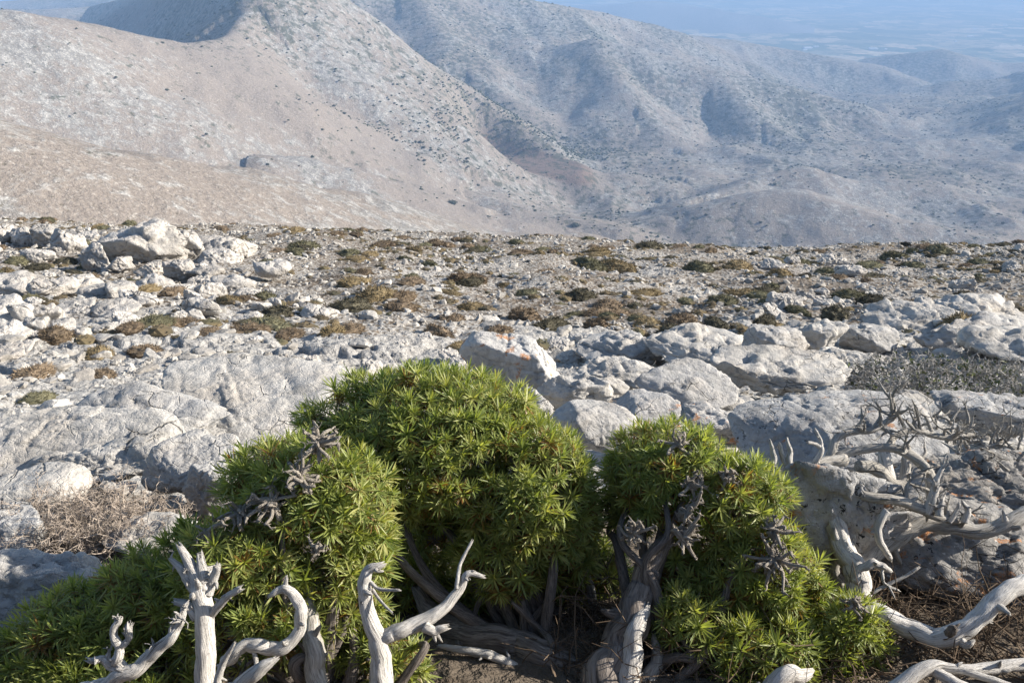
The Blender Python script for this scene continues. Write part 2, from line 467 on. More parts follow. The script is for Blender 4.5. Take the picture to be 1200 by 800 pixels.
M['thorn'] = simple_mat("dry_thorn_twigs", (0.22, 0.18, 0.145), (0.48, 0.41, 0.345), 30)
M['thorn_grey'] = simple_mat("grey_thorn_twigs", (0.20, 0.185, 0.165), (0.44, 0.42, 0.39), 30)
M['thorn_green'] = simple_mat("thorn_leaves", (0.07, 0.085, 0.035), (0.15, 0.17, 0.07), 30)
M['grass'] = simple_mat("dry_grass", (0.32, 0.23, 0.13), (0.50, 0.38, 0.24), 30)
M['white_wall'] = simple_mat("white_wall", (0.72, 0.71, 0.68), (0.82, 0.81, 0.78), 0.1, 0.8)
M['tile_roof'] = simple_mat("pale_roof", (0.50, 0.47, 0.43), (0.62, 0.58, 0.52), 0.2, 0.8)
M['litter'] = simple_mat("brown_litter", (0.07, 0.05, 0.035), (0.16, 0.12, 0.085), 25)

# ------------------------------------------------------------------ near ground: height from the rows where the slope is seen
PV = np.array([(0.30, 1000), (0.62, 880), (0.85, 800), (1.12, 700), (1.55, 600), (2.0, 550), (2.9, 500), (3.9, 470), (5.4, 440), (8.5, 400),
               (11.8, 370), (16.5, 340), (24, 310), (32, 291), (36, 287)])
_py = np.log(PV[:, 0]); _pz = PV[:, 0] * np.array([slope_of_row(v) for v in PV[:, 1]])
_py = np.append(_py, np.log([50, 70, 100, 200])); _pz = np.append(_pz, [-18.8, -29.0, -46, -100])
CRU = np.array([-200, 0, 140, 280, 380, 520, 620, 800, 900, 1200, 1400])
CRV = np.array([246, 258, 262, 266, 268, 276, 278, 286, 291, 285, 272])
def ground_base(x, y):
    x = np.asarray(x, float); y = np.maximum(np.asarray(y, float), 0.3)
    z = np.interp(np.log(y), _py, _pz)
    ratio = x / y
    u = 600 + ratio * FPX * 1.01
    dv = np.interp(u, CRU, CRV) - 288.0
    w = sstep(np.log(7.0), np.log(30.0), np.log(y))
    z = z + y * (-dv) * w * 0.00112
    z = z + np.minimum(np.maximum(ratio - 0.82, 0) * y * 1.2, 1.3) * sstep(8, 14, y)     # the mountainside rises beyond the right edge
    return z
def rock_mask(x, y):
    return 0.50 + 0.60 * fbm(x * 0.33 + 4, y * 0.33, 9.0, 3) + 0.28 * (1 - sstep(6, 14, y)) * sstep(1.7, 2.4, y) - 0.85 * (1 - sstep(1.2, 1.9, y)) - 0.18 * sstep(9, 13, y)  # near term keeps soil under the bushes dark, standing in for their shade
def blocks(x, y, size, salt):
    """split bedrock: every cell a tilted plate with a crack round it"""
    ca, sa = cos(0.45), sin(0.45)
    wx = x + 0.18 * size * fbm(x / size * 1.3, y / size * 1.3, 3.0, 2); wy = y + 0.18 * size * fbm(x / size * 1.3, y / size * 1.3, 8.0, 2)
    px = (wx * ca + wy * sa) / (size * 1.7); py = (-wx * sa + wy * ca) / size
    R, ox, oy, e = worley2(px, py, salt)
    return (R[..., 2] - 0.5) * 0.8 + (R[..., 3] - 0.5) * ox * 1.1 + (R[..., 4] - 0.35) * oy * 1.3 - 0.35 * (1 - sstep(0.0, 0.16, e))
def ground_detail(x, y):
    far_ = sstep(7, 14, y)
    rk = sstep(0.30, 0.62, rock_mask(x, y))
    z = 0.16 * fbm(x * 0.45 + 3, y * 0.45, 0.3, 3) * sstep(2, 7, y)
    z = z + rk * (0.10 * blocks(x, y, 0.80, 3) * sstep(2, 5, y) + 0.085 * blocks(x, y, 0.30, 40) + 0.035 * blocks(x, y, 0.12, 90) * (1 - sstep(9, 16, y)))
    z = z + (1 - rk) * 0.05 * blocks(x, y, 0.22, 70)
    z = z + 0.022 * fbm(x * 7, y * 7, 2.0, 3)
    z = z + far_ * 0.42 * fbm(x * 0.2, y * 0.2, 5.0, 3)
    z = z * (1 - 0.45 * sstep(1.2, 2.0, y) * (1 - sstep(5, 8, y)))
    return z * sstep(0.4, 2.2, y) - 0.07 * sstep(1.3, 2.0, y) * (1 - sstep(5.5, 8, y))
def ground_z(x, y):
    return ground_base(x, y) + ground_detail(x, y)
def ground_hit(u, v):
    """forward distance where the pixel's ray meets the ground"""
    ys = np.exp(np.linspace(np.log(0.45), np.log(60), 900))
    a = (u - 600.0) / FPX; b = (400.0 - v) / FPX
    xs = ys * a / (CP + b * SP); zr = ys * slope_of_row(v)
    below = np.nonzero(zr < ground_base(xs, ys))[0]
    i = below[0] if len(below) else len(ys) - 1
    return xs[i], ys[i], ground_base(xs[i], ys[i])

def build_ground():
    rt = np.concatenate([np.linspace(-2.6, -1.0, 24)[:-1], np.linspace(-1.0, 1.0, 500), np.linspace(1.0, 3.2, 30)[1:]])
    ly = np.concatenate([np.linspace(np.log(0.28), np.log(2.0), 60)[:-1], np.linspace(np.log(2.0), np.log(40), 370), np.linspace(np.log(40), np.log(60), 14)[1:]])
    Y, R = np.meshgrid(np.exp(ly), rt, indexing='ij')
    X = Y * R
    Z = ground_z(X, Y)
    rockm = rock_mask(X, Y)
    me = mesh_np("ground", np.stack([X, Y, Z], -1).reshape(-1, 3), grid_faces(len(ly), len(rt))[:, ::-1], M['ground'], True, {"rock": rockm.ravel()})
    tag(link("ground", me), kind="structure")
build_ground()

# ------------------------------------------------------------------ far hills and plain
def base_far(x, y):
    r = np.maximum(y, 40)
    z = np.interp(np.log(r), np.log([40, 60, 100, 300, 700, 1000, 1400, 2000, 2700, 3400, 4200, 5000, 20000]),
                  [-16, -25, -46, -155, -335, -395, -412, -418, -440, -540, -640, -650, -650])
    return z
RIDGES = []
def ridge(pts, k, w, amp=1.0):
    RIDGES.append((np.array([at_y(*p) for p in pts]), k, w, amp))
# the shoulder of our own mountain, left
ridge([(-420, 70, 300), (-150, 125, 315), (0, 163, 335), (120, 180, 370), (240, 198, 420), (370, 224, 480), (450, 250, 520), (540, 273, 570), (680, 281, 640)], 0.52, 30, 0.5)
# long lit ridge with its saddle, then the second summit
ridge([(-450, -40, 700), (-200, -10, 800), (0, 12, 900), (100, 29, 1000), (190, 45, 1080), (242, 53, 1150)], 0.72, 50, 1.0)
ridge([(242, 53, 1150), (268, 40, 1250), (295, 6, 1400), (310, -16, 1450)], 0.80, 14, 0.6)
ridge([(295, 4, 1400), (312, -28, 1750), (324, -34, 2100)], 0.85, 12, 0.4)
ridge([(330, -75, 1650), (285, -62, 1850), (235, -40, 2100), (180, -12, 2400), (110, 8, 2700)], 1.15, 15, 0.4)
# spurs running down from the long ridge towards the basin
ridge([(190, 70, 1060), (300, 125, 1040), (380, 178, 1040), (430, 215, 1060), (470, 245, 1060)], 0.72, 30, 0.8)
ridge([(310, -16, 1450), (340, -24, 1520), (372, -16, 1570), (398, 28, 1580)], 0.74, 30, 1.0)
ridge([(398, 28, 1580), (436, 76, 1590), (500, 118, 1600), (580, 164, 1620), (650, 191, 1660)], 0.54, 30, 1.0)
ridge([(330, 0, 1440), (370, 60, 1380), (420, 125, 1330), (470, 175, 1380), (500, 192, 1400)], 0.72, 30, 0.8)
# low knolls where the slopes run out into the basin
ridge([(480, 236, 1120), (540, 228, 1150), (590, 240, 1130)], 0.40, 14, 1.0)
ridge([(600, 263, 1080), (660, 256, 1100), (720, 266, 1070)], 0.38, 14, 1.0)
ridge([(440, 206, 1180), (490, 200, 1230), (540, 212, 1240)], 0.42, 14, 1.0)
ridge([(300, 184, 860), (350, 186, 900), (400, 198, 930), (440, 216, 950)], 0.50, 12, 1.0)
ridge([(520, 262, 1000), (560, 256, 1020), (600, 262, 1010)], 0.40, 12, 1.0)
# slopes closing the gully behind
ridge([(380, -50, 2700), (520, -25, 2700), (620, 0, 2700), (700, 14, 2900), (760, 28, 3000), (812, 47, 3050), (870, 70, 3000)], 0.46, 40, 1.0)
ridge([(480, -20, 2600), (520, 40, 2300), (560, 90, 2120), (600, 120, 2000)], 0.50, 25, 1.0)
# the broad hill across the middle
ridge([(600, 72, 2450), (650, 55, 2380), (695, 47, 2350), (745, 55, 2330), (840, 81, 2300), (920, 102, 2250), (1000, 121, 2200), (1047, 138, 2150)], 0.50, 35, 1.0)
ridge([(695, 50, 2340), (730, 100, 2080), (770, 150, 1900), (800, 175, 1820)], 0.5, 30, 1.0)
ridge([(840, 84, 2290), (880, 130, 2050), (930, 165, 1900)], 0.42, 30, 1.0)
# ridges behind it towards the plain
ridge([(800, 40, 3500), (856, 47, 3600), (930, 59, 3600), (1010, 74, 3500), (1060, 92, 3350)], 0.36, 60, 0.8)
ridge([(1000, 74, 4050), (1050, 64, 4050), (1105, 58, 4000), (1170, 74, 3950), (1240, 74, 3900), (1400, 40, 3700)], 0.40, 40, 0.8)
ridge([(1040, 112, 3000), (1120, 96, 3000), (1200, 92, 2950), (1320, 60, 2850), (1500, 10, 2700)], 0.40, 50, 1.0)
ridge([(1090, 165, 2250), (1150, 150, 2200), (1240, 132, 2150), (1400, 70, 2000), (1600, -20, 1900)], 0.40, 40, 1.0)
# knolls on the basin floor
ridge([(800, 240, 1240), (845, 226, 1320), (890, 206, 1400), (945, 196, 1420), (970, 204, 1410), (1010, 222, 1380)], 0.42, 14, 1.0)
ridge([(792, 256, 1160), (845, 240, 1170), (892, 226, 1190), (932, 223, 1190), (965, 236, 1150), (1040, 258, 1100), (1160, 279, 1060)], 0.40, 20, 1.0)
ridge([(1000, 222, 1400), (1040, 212, 1420), (1090, 214, 1420), (1150, 232, 1380), (1230, 240, 1350), (1400, 190, 1300)], 0.40, 25, 1.0)
ridge([(690, 210, 1500), (730, 203, 1500), (770, 212, 1480)], 0.35, 16, 1.0)
ridge([(1060, 190, 1800), (1110, 182, 1800), (1200, 188, 1750), (1330, 150, 1700)], 0.40, 25, 1.0)
# wooded hills on the plain and hills far left
ridge([(690, 6, 8800), (750, 0, 8600), (800, 4, 8400), (860, 14, 8000), (905, 22, 7800)], 0.25, 90, 0.5)
ridge([(-200, -10, 4200), (0, 2, 4300), (90, -4, 4400), (170, -12, 4300), (260, -20, 4200)], 0.34, 80, 1.0)
ridge([(-200, 6, 3000), (40, 12, 3000), (110, 8, 3100), (200, 22, 2900)], 0.34, 60, 1.0)

def far_z(x, y):
    wx = x + 16 * fbm(x / 260, y / 260, 0.7, 3) * sstep(300, 900, y)
    wy = y + 24 * fbm(x / 260, y / 260, 4.7, 3) * sstep(300, 900, y)
    base = base_far(x, y)
    S = 5.0 + 5 * sstep(300, 2500, y)
    acc = np.exp(np.clip((base - base) / S, -60, 60)) * 1.0
    best = base.copy(); prox = np.full(x.shape, 1e9)
    tot = acc
    for P, k, w, amp in RIDGES:
        h = np.full(x.shape, -1e9)
        for (x0, y0, z0), (x1, y1, z1) in zip(P[:-1], P[1:]):
            dx, dy = x1 - x0, y1 - y0; L2 = dx * dx + dy * dy
            t = np.clip(((wx - x0) * dx + (wy - y0) * dy) / L2, 0, 1)
            d = np.sqrt((wx - x0 - t * dx) ** 2 + (wy - y0 - t * dy) ** 2)
            hh = z0 + t * (z1 - z0) - k * (np.sqrt(d * d + w * w) - w)
            up = hh > h
            h = np.where(up, hh, h)
            prox = np.where(hh > best, d, prox); best = np.maximum(best, hh)
        tot = tot + np.exp(np.clip((h - base) / S, -60, 60))
    z = base + S * np.log(tot)
    hill = sstep(4, 40, z - base)
    pf = (1 - sstep(3600, 4600, y) * (1 - hill)) * (1 - sstep(5200, 6500, y))
    gl = ridged(x / 330, y / 330, 0.4, 3, 0.42)
    off = sstep(10, 160, prox)
    z = z + pf * off * (28 * gl - 15) * sstep(500, 1300, y)
    z = z + pf * (0.3 + 0.7 * off) * 4.5 * ridged(x / 80, y / 80, 2.2, 4) * sstep(200, 900, y)
    z = z + pf * 1.8 * fbm(x / 19, y / 19, 3.3, 3) * sstep(120, 500, y)
    z = z + 0.8 * fbm(x / 7, y / 7, 6.3, 3) * (1 - sstep(600, 1400, y))
    return z, hill

def build_far():
    az = np.concatenate([np.linspace(-62, -36, 50)[:-1], np.linspace(-36, 36, 500), np.linspace(36, 74, 70)[1:]])
    rt = np.tan(np.radians(az))
    ly = np.concatenate([np.linspace(np.log(44), np.log(230), 40)[:-1], np.linspace(np.log(230), np.log(800), 90)[:-1], np.linspace(np.log(800), np.log(5000), 250)[:-1], np.linspace(np.log(5000), np.log(22000), 40)])
    Y, R = np.meshgrid(np.exp(ly), rt, indexing='ij'); X = np.clip(Y * R, -15500, 25500)
    Z, hill = far_z(X, Y)
    jn = 1 - sstep(44, 75, Y)
    Z = Z * (1 - jn) + (ground_base(X, np.minimum(Y, 60)) - 0.6 - (Y - 44) * 0.3) * jn
    # flat red-brown field in the basin
    fx, fy, fz = at_y(625, 193, 1500)
    fld = np.exp(-(((X - fx) / 120) ** 4 + ((Y - fy + 0.25 * (X - fx)) / 80) ** 4))
    fl = np.clip(fld * 1.4, 0, 1)
    Z = Z * (1 - fl) + (fz) * fl
    # brown earth patches on the slopes, scrubby ground
    soil = 0.35 + 0.45 * fbm(X / 240, Y / 240, 8.8, 4) + 1.3 * fl
    for (u, v, y, rx, ry, s) in [(250, 120, 1050, 120, 130, 0.42), (340, 110, 1150, 90, 120, 0.35), (60, 225, 260, 50, 50, 0.12), (370, 245, 430, 60, 90, 0.15), (60, 120, 620, 100, 160, 0.2), (640, 275, 1000, 130, 120, 0.35)]:
        cx, cyy, _ = at_y(u, v, y)
        soil = soil + s * np.exp(-(((X - cx) / rx) ** 2 + ((Y - cyy) / ry) ** 2))
    scrub = 0.45 + 0.5 * fbm(X / 300 + 2, Y / 300, 1.8, 4) + 0.25 * sstep(1000, 1700, Y) - 0.3 * (1 - sstep(500, 1000, Y))
    flat = (Y > 3300) & (hill < 0.12)
    F = grid_faces(len(ly), len(rt))[:, ::-1]
    V = np.stack([X, Y, Z], -1).reshape(-1, 3)
    F = F[np.abs(V[F[:, 0], 0] - V[F[:, 1], 0]) > 1e-3]
    ff = flat.ravel()[F].all(axis=1)
    for nm, sel, mt in (("hills", ~ff, M['hills']), ("plain", ff, M['plain'])):
        G = F[sel]; used = np.unique(G); mp = np.full(len(V), -1); mp[used] = np.arange(len(used))
        me = mesh_np(nm, V[used], mp[G], mt, True, {"soil": soil.ravel()[used], "scrub": scrub.ravel()[used]})
        tag(link(nm, me), kind="structure")
    return X, Y, Z, scrub, hill, fl
FAR = build_far()

# ------------------------------------------------------------------ icospheres and rocks
def icosphere(sub):
    t = (1 + 5 ** 0.5) / 2
    v = [(-1, t, 0), (1, t, 0), (-1, -t, 0), (1, -t, 0), (0, -1, t), (0, 1, t), (0, -1, -t), (0, 1, -t), (t, 0, -1), (t, 0, 1), (-t, 0, -1), (-t, 0, 1)]
    f = [(0, 11, 5), (0, 5, 1), (0, 1, 7), (0, 7, 10), (0, 10, 11), (1, 5, 9), (5, 11, 4), (11, 10, 2), (10, 7, 6), (7, 1, 8), (3, 9, 4), (3, 4, 2), (3, 2, 6), (3, 6, 8), (3, 8, 9), (4, 9, 5), (2, 4, 11), (6, 2, 10), (8, 6, 7), (9, 8, 1)]
    v = [np.array(p) / np.linalg.norm(p) for p in v]
    for _ in range(sub):
        cache = {}; nf = []
        def mid(a, b):
            k = (min(a, b), max(a, b))
            if k not in cache:
                m = v[a] + v[b]; v.append(m / np.linalg.norm(m)); cache[k] = len(v) - 1
            return cache[k]
        for a, b, c in f:
            ab, bc, ca = mid(a, b), mid(b, c), mid(c, a)
            nf += [(a, ab, ca), (b, bc, ab), (c, ca, bc), (ab, bc, ca)]
        f = nf
    return np.array(v), np.array(f)
ICO = {k: icosphere(k) for k in range(6)}

def rock_shape(seed, sub, planes=11, sharp=30, flat=0.35):
    r = np.random.default_rng(seed)
    D, F = ICO[sub]
    nn = r.normal(size=(planes, 3)); nn /= np.linalg.norm(nn, axis=1)[:, None]
    nn = np.concatenate([nn, r.normal(size=(planes // 3, 3)), [[0, 0, 1], [0, 0, -1]]]); nn /= np.linalg.norm(nn, axis=1)[:, None]
    nn[-2] += r.normal(size=3) * flat * 0.5; nn[-2] /= np.linalg.norm(nn[-2])
    h = r.uniform(0.58, 0.95, len(nn)); h[-2:] = (0.70, 0.8)
    q = np.maximum(D @ nn.T / h, 1e-4)
    rad = ((q ** sharp).sum(1) + (1 / 1.2) ** sharp) ** (-1 / sharp)
    return D * rad[:, None], F
def rock_mesh(name, seed, dims, mat, sub=4, planes=8, sharp=60, rough=0.8, strata=0.0, strata_dir=(0.3, 0.2, 1.0), smooth=True, tilt=(0, 0, 0), flute=0.0, joint=1.0):
    V, F = rock_shape(seed, sub, planes, sharp)
    V = V * np.array(dims)                                   # half sizes, metres
    R = np.array(Euler(tilt).to_matrix()); V = V @ R.T
    s = float(np.mean(dims)); nrm = V / np.array(dims) ** 2; nrm /= np.linalg.norm(nrm, axis=1)[:, None]
    o = seed * 3.17
    P = V / s
    d = 0.10 * fbm(P[:, 0] * 1.1 + o, P[:, 1] * 1.1, P[:, 2] * 1.1, 2)
    Q = P + 0.12 * np.stack([fbm(P[:, 0] * 2 + o, P[:, 1] * 2, P[:, 2] * 2 + a, 2) for a in (0, 5, 9)], 1)
    for fq, am, sa in ((1.25, 0.11, seed), (2.9, 0.07, seed + 50), (6.5, 0.04, seed + 90)):
        Rr, off, e = worley3(Q * fq * np.array((0.8, 0.8, 1.25)), sa)
        d += am * ((Rr[:, 3] - 0.5) * 0.8 + ((Rr[:, 4:7] - 0.5) * off).sum(1) * 1.1 - 0.45 * (1 - sstep(0.0, 0.10, e)))
    for fq, am, sa in ((1.15, 0.30, seed + 7), (2.6, 0.13, seed + 23)):
        Rr, e, ff = joints(Q * fq + o, sa, (0.3 + 0.2 * sin(seed), 0.25 * cos(seed * 2), 0.5 + seed))
        d += joint * am * ((Rr[:, 3] - 0.6) * 0.8 + ((Rr[:, 4:7] - 0.5) * ff).sum(1) * 0.5 - 0.30 * (1 - sstep(0.0, 0.07, e)))
    d += 0.035 * (ridged(P[:, 0] * 5 + o, P[:, 1] * 5, P[:, 2] * 5, 3) - 0.4)
    if strata:
        sd = np.array(strata_dir); sd = sd / np.linalg.norm(sd)
        q = P @ sd * 3.2 + 0.5 * fbm(P[:, 0] * 0.8, P[:, 1] * 0.8, P[:, 2] + o, 2)
        fr = q - np.floor(q)
        d -= strata * 0.16 * (sstep(0.72, 0.9, fr) * (1 - sstep(0.92, 1.0, fr)))
    if flute:
        q = (P[:, 0] * 0.9 + 0.35 * P[:, 2]) * 5.5 + 0.5 * fbm(P[:, 0], P[:, 1], o, 2)
        d -= flute * 0.05 * (1 - np.abs(np.sin(q * pi))) * sstep(-0.2, 0.3, -P[:, 1])
    V = V + nrm * (d * rough * s * 0.75)[:, None]
    return mesh_np(name, V, F, mat, smooth)

def rock_at(u0, v0, u1, v1, label, mat='rock', seed=1, deep=0.7, name="limestone_boulder", sub=4, hmin=0.3, cat="rock", group=None, tilt=(0, 0, 0), sink=0.25, **kw):
    """u0..u1, v0..v1: outline in the photograph; the bottom row fixes where it meets the ground."""
    um = 0.5 * (u0 + u1)
    x, y, z = ground_hit(um, v1)
    sc = axial(y, z) / FPX
    w = (u1 - u0) * sc; ph = (v1 - v0) * sc
    d = w * deep
    ang = math.atan2(-z, y)
    h = max((ph - d * sin(ang) * 0.75) / cos(ang), w * hmin * 0.6, ph * 0.25)
    full = h * (1 + sink)
    me = rock_mesh("rock", seed, (w * 0.56, d * 0.56, full * 0.62), M[mat], sub, tilt=tilt, **kw)
    o = link(name, me, None, (x, y + d * 0.42, z + h - full * 0.5))
    tag(o, label, cat, group)
    return o

HERO = [
    # u0, v0, u1, v1, material, label, kw
    (552, 380, 662, 470, 'rock_streak', "tall grey boulder with a bright orange lichen streak behind the bushes", dict(sub=5, deep=0.6, seed=12, planes=8, rough=0.5, hmin=1.0, sink=0.1)),
    (633, 430, 722, 482, 'rock_warm', "pale humped rock at the foot of the orange streaked boulder", dict(seed=21, deep=0.6)),
    (600, 452, 645, 486, 'rock', "small smooth stone wedged below the orange streaked boulder", dict(seed=22)),
    (690, 424, 775, 452, 'rock_warm', "low cracked slab beyond the pale humped rock", dict(seed=23, strata=0.6)),
    (655, 468, 740, 530, 'rock', "smooth grey rock rising between the two green bushes", dict(seed=24, deep=0.8, sub=4, rough=0.4)),
    (722, 458, 812, 506, 'rock_orange', "smooth grey slab with one orange patch above the right bush", dict(seed=25, deep=0.8, sub=4, rough=0.4)),
    (755, 436, 865, 474, 'rock', "flat layered slab between cracked slab and big smooth boulder", dict(seed=26, strata=0.7, deep=0.8, rough=0.4)),
    (795, 470, 885, 520, 'rock_orange', "grey rock with orange patch and dark cleft beside the big boulder", dict(seed=27, deep=0.8)),
    (858, 450, 1120, 552, 'rock_lichen', "big smooth grey boulder speckled black behind the dead branches", dict(seed=28, sub=5, deep=0.62, planes=9, sharp=12, rough=0.35)),
    (1105, 452, 1235, 512, 'rock_lichen', "pale boulder with a dark cavity below the grey thorn bush", dict(seed=29, sub=4, deep=0.6)),
    (1010, 505, 1110, 548, 'rock_dark', "brownish weathered ledge under the tangle of dead twigs", dict(seed=30, deep=0.7, strata=0.8)),
    (1050, 520, 1260, 606, 'rock_dark', "dark crusted slab with rusty patches behind the dead tree", dict(seed=31, sub=5, deep=0.5, strata=0.6, rough=0.8)),
    (1010, 588, 1290, 692, 'rock_dark', "large dark lichen covered block under the thick dead limb", dict(seed=32, sub=5, deep=0.42, rough=0.6, planes=8, sharp=12)),
    (905, 545, 1035, 690, 'rock_lichen', "grey rock face behind the upright dead stem", dict(seed=33, sub=4, deep=0.4, rough=0.7)),
    (-60, 466, 168, 560, 'rock_warm', "pale pointed rock rising behind the dry thorn bush", dict(seed=34, sub=5, deep=0.55, planes=4, sharp=60, rough=0.38, joint=0.7)),
    (25, 512, 215, 572, 'rock_warm', "pale rock with fluted lip over a dark hollow", dict(seed=35, sub=4, deep=0.5, flute=1.3)),
    (150, 438, 362, 506, 'rock_warm', "broad flat pale slab beyond the left bush", dict(seed=36, sub=5, deep=0.95, hmin=0.15, planes=4, strata=0.3, rough=0.34, joint=0.8)),
    (80, 470, 238, 520, 'rock', "grey rock with a broken steep edge beside the broad slab", dict(seed=37, sub=4, deep=0.7, strata=0.7, planes=5, rough=0.5)),
    (160, 506, 300, 590, 'rock', "rounded shaded grey boulder beside the left bush", dict(seed=38, sub=5, deep=0.7, sharp=12, rough=0.4)),
    (215, 540, 275, 600, 'rock', "shaded rock with a slanting face behind the white pointed stone", dict(seed=39, deep=0.7)),
    (224, 545, 256, 592, 'rock_warm', "small bright pointed stone beside the left bush", dict(seed=40, planes=5, sharp=24, sub=3, deep=0.7, rough=0.3, joint=0.2, hmin=1.6)),
    (252, 512, 278, 536, 'rock_warm', "little bright tooth of stone on the shaded boulder", dict(seed=41, planes=5, sharp=24, sub=3, rough=0.3, joint=0.2, hmin=1.5)),
    (-40, 540, 70, 610, 'rock_warm', "sunlit slab sloping to the dry thorn bush", dict(seed=42, sub=4, deep=0.8, planes=4, rough=0.4)),
    (-45, 590, 40, 650, 'rock', "small grey block left of the dry thorn bush", dict(seed=43, deep=0.8)),
    (-70, 632, 140, 735, 'rock', "shaded rock with a pale rim above the dark green mat", dict(seed=44, sub=4, deep=0.5, sharp=10)),
    (105, 615, 225, 655, 'rock_warm', "low pale rim of rock below the dry thorn bush", dict(seed=45, deep=0.5)),
    (105, 560, 150, 590, 'rock_warm', "stone showing pale through the dry thorn bush", dict(seed=46, deep=0.8)),
    # middle distance right
    (868, 376, 940, 416, 'rock', "knobbly grey rock in a cluster on the bedrock shelf", dict(seed=50, deep=0.7)),
    (930, 372, 990, 412, 'rock_warm', "bright angular rock in the middle of the bedrock shelf", dict(seed=51, deep=0.7, planes=7, sharp=20)),
    (985, 376, 1050, 410, 'rock', "low knobbly rock right of the bright angular one", dict(seed=52, deep=0.7)),
    (1040, 362, 1125, 392, 'rock_warm', "tilted slab roofing a dark hollow", dict(seed=53, deep=0.9, sink=0.0, tilt=(0.2, -0.2, 0))),
    (1085, 352, 1215, 384, 'rock_warm', "long pale slab lying across other slabs at the shelf edge", dict(seed=54, deep=0.5, strata=0.9)),
    (1095, 375, 1240, 412, 'rock', "wide grey slab below the long pale slab", dict(seed=55, deep=0.5, strata=0.5)),
    (1165, 385, 1290, 425, 'rock_warm', "pale slab sloping behind the grey thorn bush", dict(seed=56, deep=0.7)),
    (985, 309, 1016, 331, 'rock_far', "isolated upright pale block on the stony slope", dict(seed=57, deep=0.8, planes=6, sharp=22)),
    (830, 412, 985, 462, 'rock_warm', "long fluted bedrock rib in front of the angular rocks", dict(seed=58, sub=4, deep=0.6, flute=1.6)),
    (950, 404, 1030, 432, 'rock_warm', "ribbed crest of bedrock touching the grey thorn bush", dict(seed=59, flute=1.6, deep=0.5)),
    (690, 398, 790, 428, 'rock', "low grey ledge right of the orange streaked boulder", dict(seed=60, strata=0.7, deep=0.8)),
    (770, 402, 880, 432, 'rock_warm', "flat pale ledge with small green tufts before it", dict(seed=61, strata=0.7, deep=0.9)),
    (860, 412, 905, 432, 'rock', "small rounded stone on the pale ledge", dict(seed=62)),
    (700, 440, 735, 460, 'rock_warm', "small white stone on the cracked slab", dict(seed=63, sub=3)),
    (775, 436, 800, 452, 'rock_warm', "small bright stone beside the layered slab", dict(seed=64, sub=3)),
    (300, 432, 345, 456, 'rock_warm', "ribbed pale boulder at the far end of the broad slab", dict(seed=65, flute=1.5, sharp=9)),
    (330, 445, 420, 480, 'rock_warm', "pale slab touching the top of the left bush", dict(seed=66, deep=0.8, planes=4, rough=0.4)),
]
for i, (u0, v0, u1, v1, mt, lab, kw) in enumerate(HERO):
    rock_at(u0, v0, u1, v1, lab, mt, **kw)

# the outcrop on the left: a stepped row of split blocks
OUT = [(118, 258, 196, 312, "large sunlit block in the split outcrop above the stony slope", 6),
       (194, 268, 232, 308, "upright block right of the large outcrop block behind a narrow cleft", 8),
       (228, 272, 292, 308, "rounded block ending the split outcrop", 8),
       (62, 268, 92, 300, "leaning block with a bright face in the split outcrop", 6),
       (40, 262, 66, 292, "narrow block second in from the leaning outcrop block", 7),
       (16, 264, 42, 290, "cracked block near the end of the split outcrop row", 7),
       (-14, 262, 18, 288, "blocky end of the split outcrop row", 7),
       (88, 274, 104, 296, "small square block between leaning and large outcrop blocks", 6),
       (26, 290, 56, 308, "low block lying before the split outcrop row", 7),
       (98, 288, 126, 316, "knobbly block under the large outcrop block", 9),
       (126, 298, 154, 318, "pale toe block of the large outcrop block", 8),
       (194, 302, 222, 326, "wedge shaped block below the narrow cleft", 6),
       (160, 306, 190, 324, "flat block below the large outcrop block", 8)]
for i, (u0, v0, u1, v1, lab, pl) in enumerate(OUT):
    rock_at(u0, v0, u1, v1, lab, 'rock_far', seed=200 + i, deep=0.75, name="outcrop_block", sub=4, sink=0.35, rough=0.9, planes=pl - 2, sharp=60, strata=0.4, strata_dir=(0.6, 0.3, 0.7))
LEDGE = [(-20, 318, 40, 345), (30, 322, 78, 350), (70, 318, 112, 346), (92, 330, 132, 352), (118, 326, 154, 354), (-25, 345, 22, 372), (8, 352, 38, 382),
         (34, 352, 70, 378), (62, 352, 110, 370), (100, 350, 150, 372), (140, 340, 176, 362), (-22, 372, 26, 404), (20, 368, 55, 396), (50, 372, 86, 396),
         (78, 380, 104, 400), (100, 376, 132, 396), (126, 378, 148, 394), (160, 320, 196, 340), (218, 345, 252, 372), (220, 308, 262, 330), (250, 318, 290, 340),
         (296, 302, 332, 322), (316, 348, 332, 364), (355, 355, 395, 375), (-20, 398, 30, 420), (270, 338, 300, 352)]
for i, (u0, v0, u1, v1) in enumerate(LEDGE):
    rock_at(u0, v0, u1, v1, "angular pale block of the stepped ledges below the split outcrop", 'rock_far', seed=300 + i, deep=0.8, name="ledge_block", sub=3, sink=0.35, rough=0.9, planes=4 + i % 4,
            sharp=60, strata=0.7, strata_dir=(0.5, 0.2, 0.8), group="blocks of the stepped ledges", smooth=True)

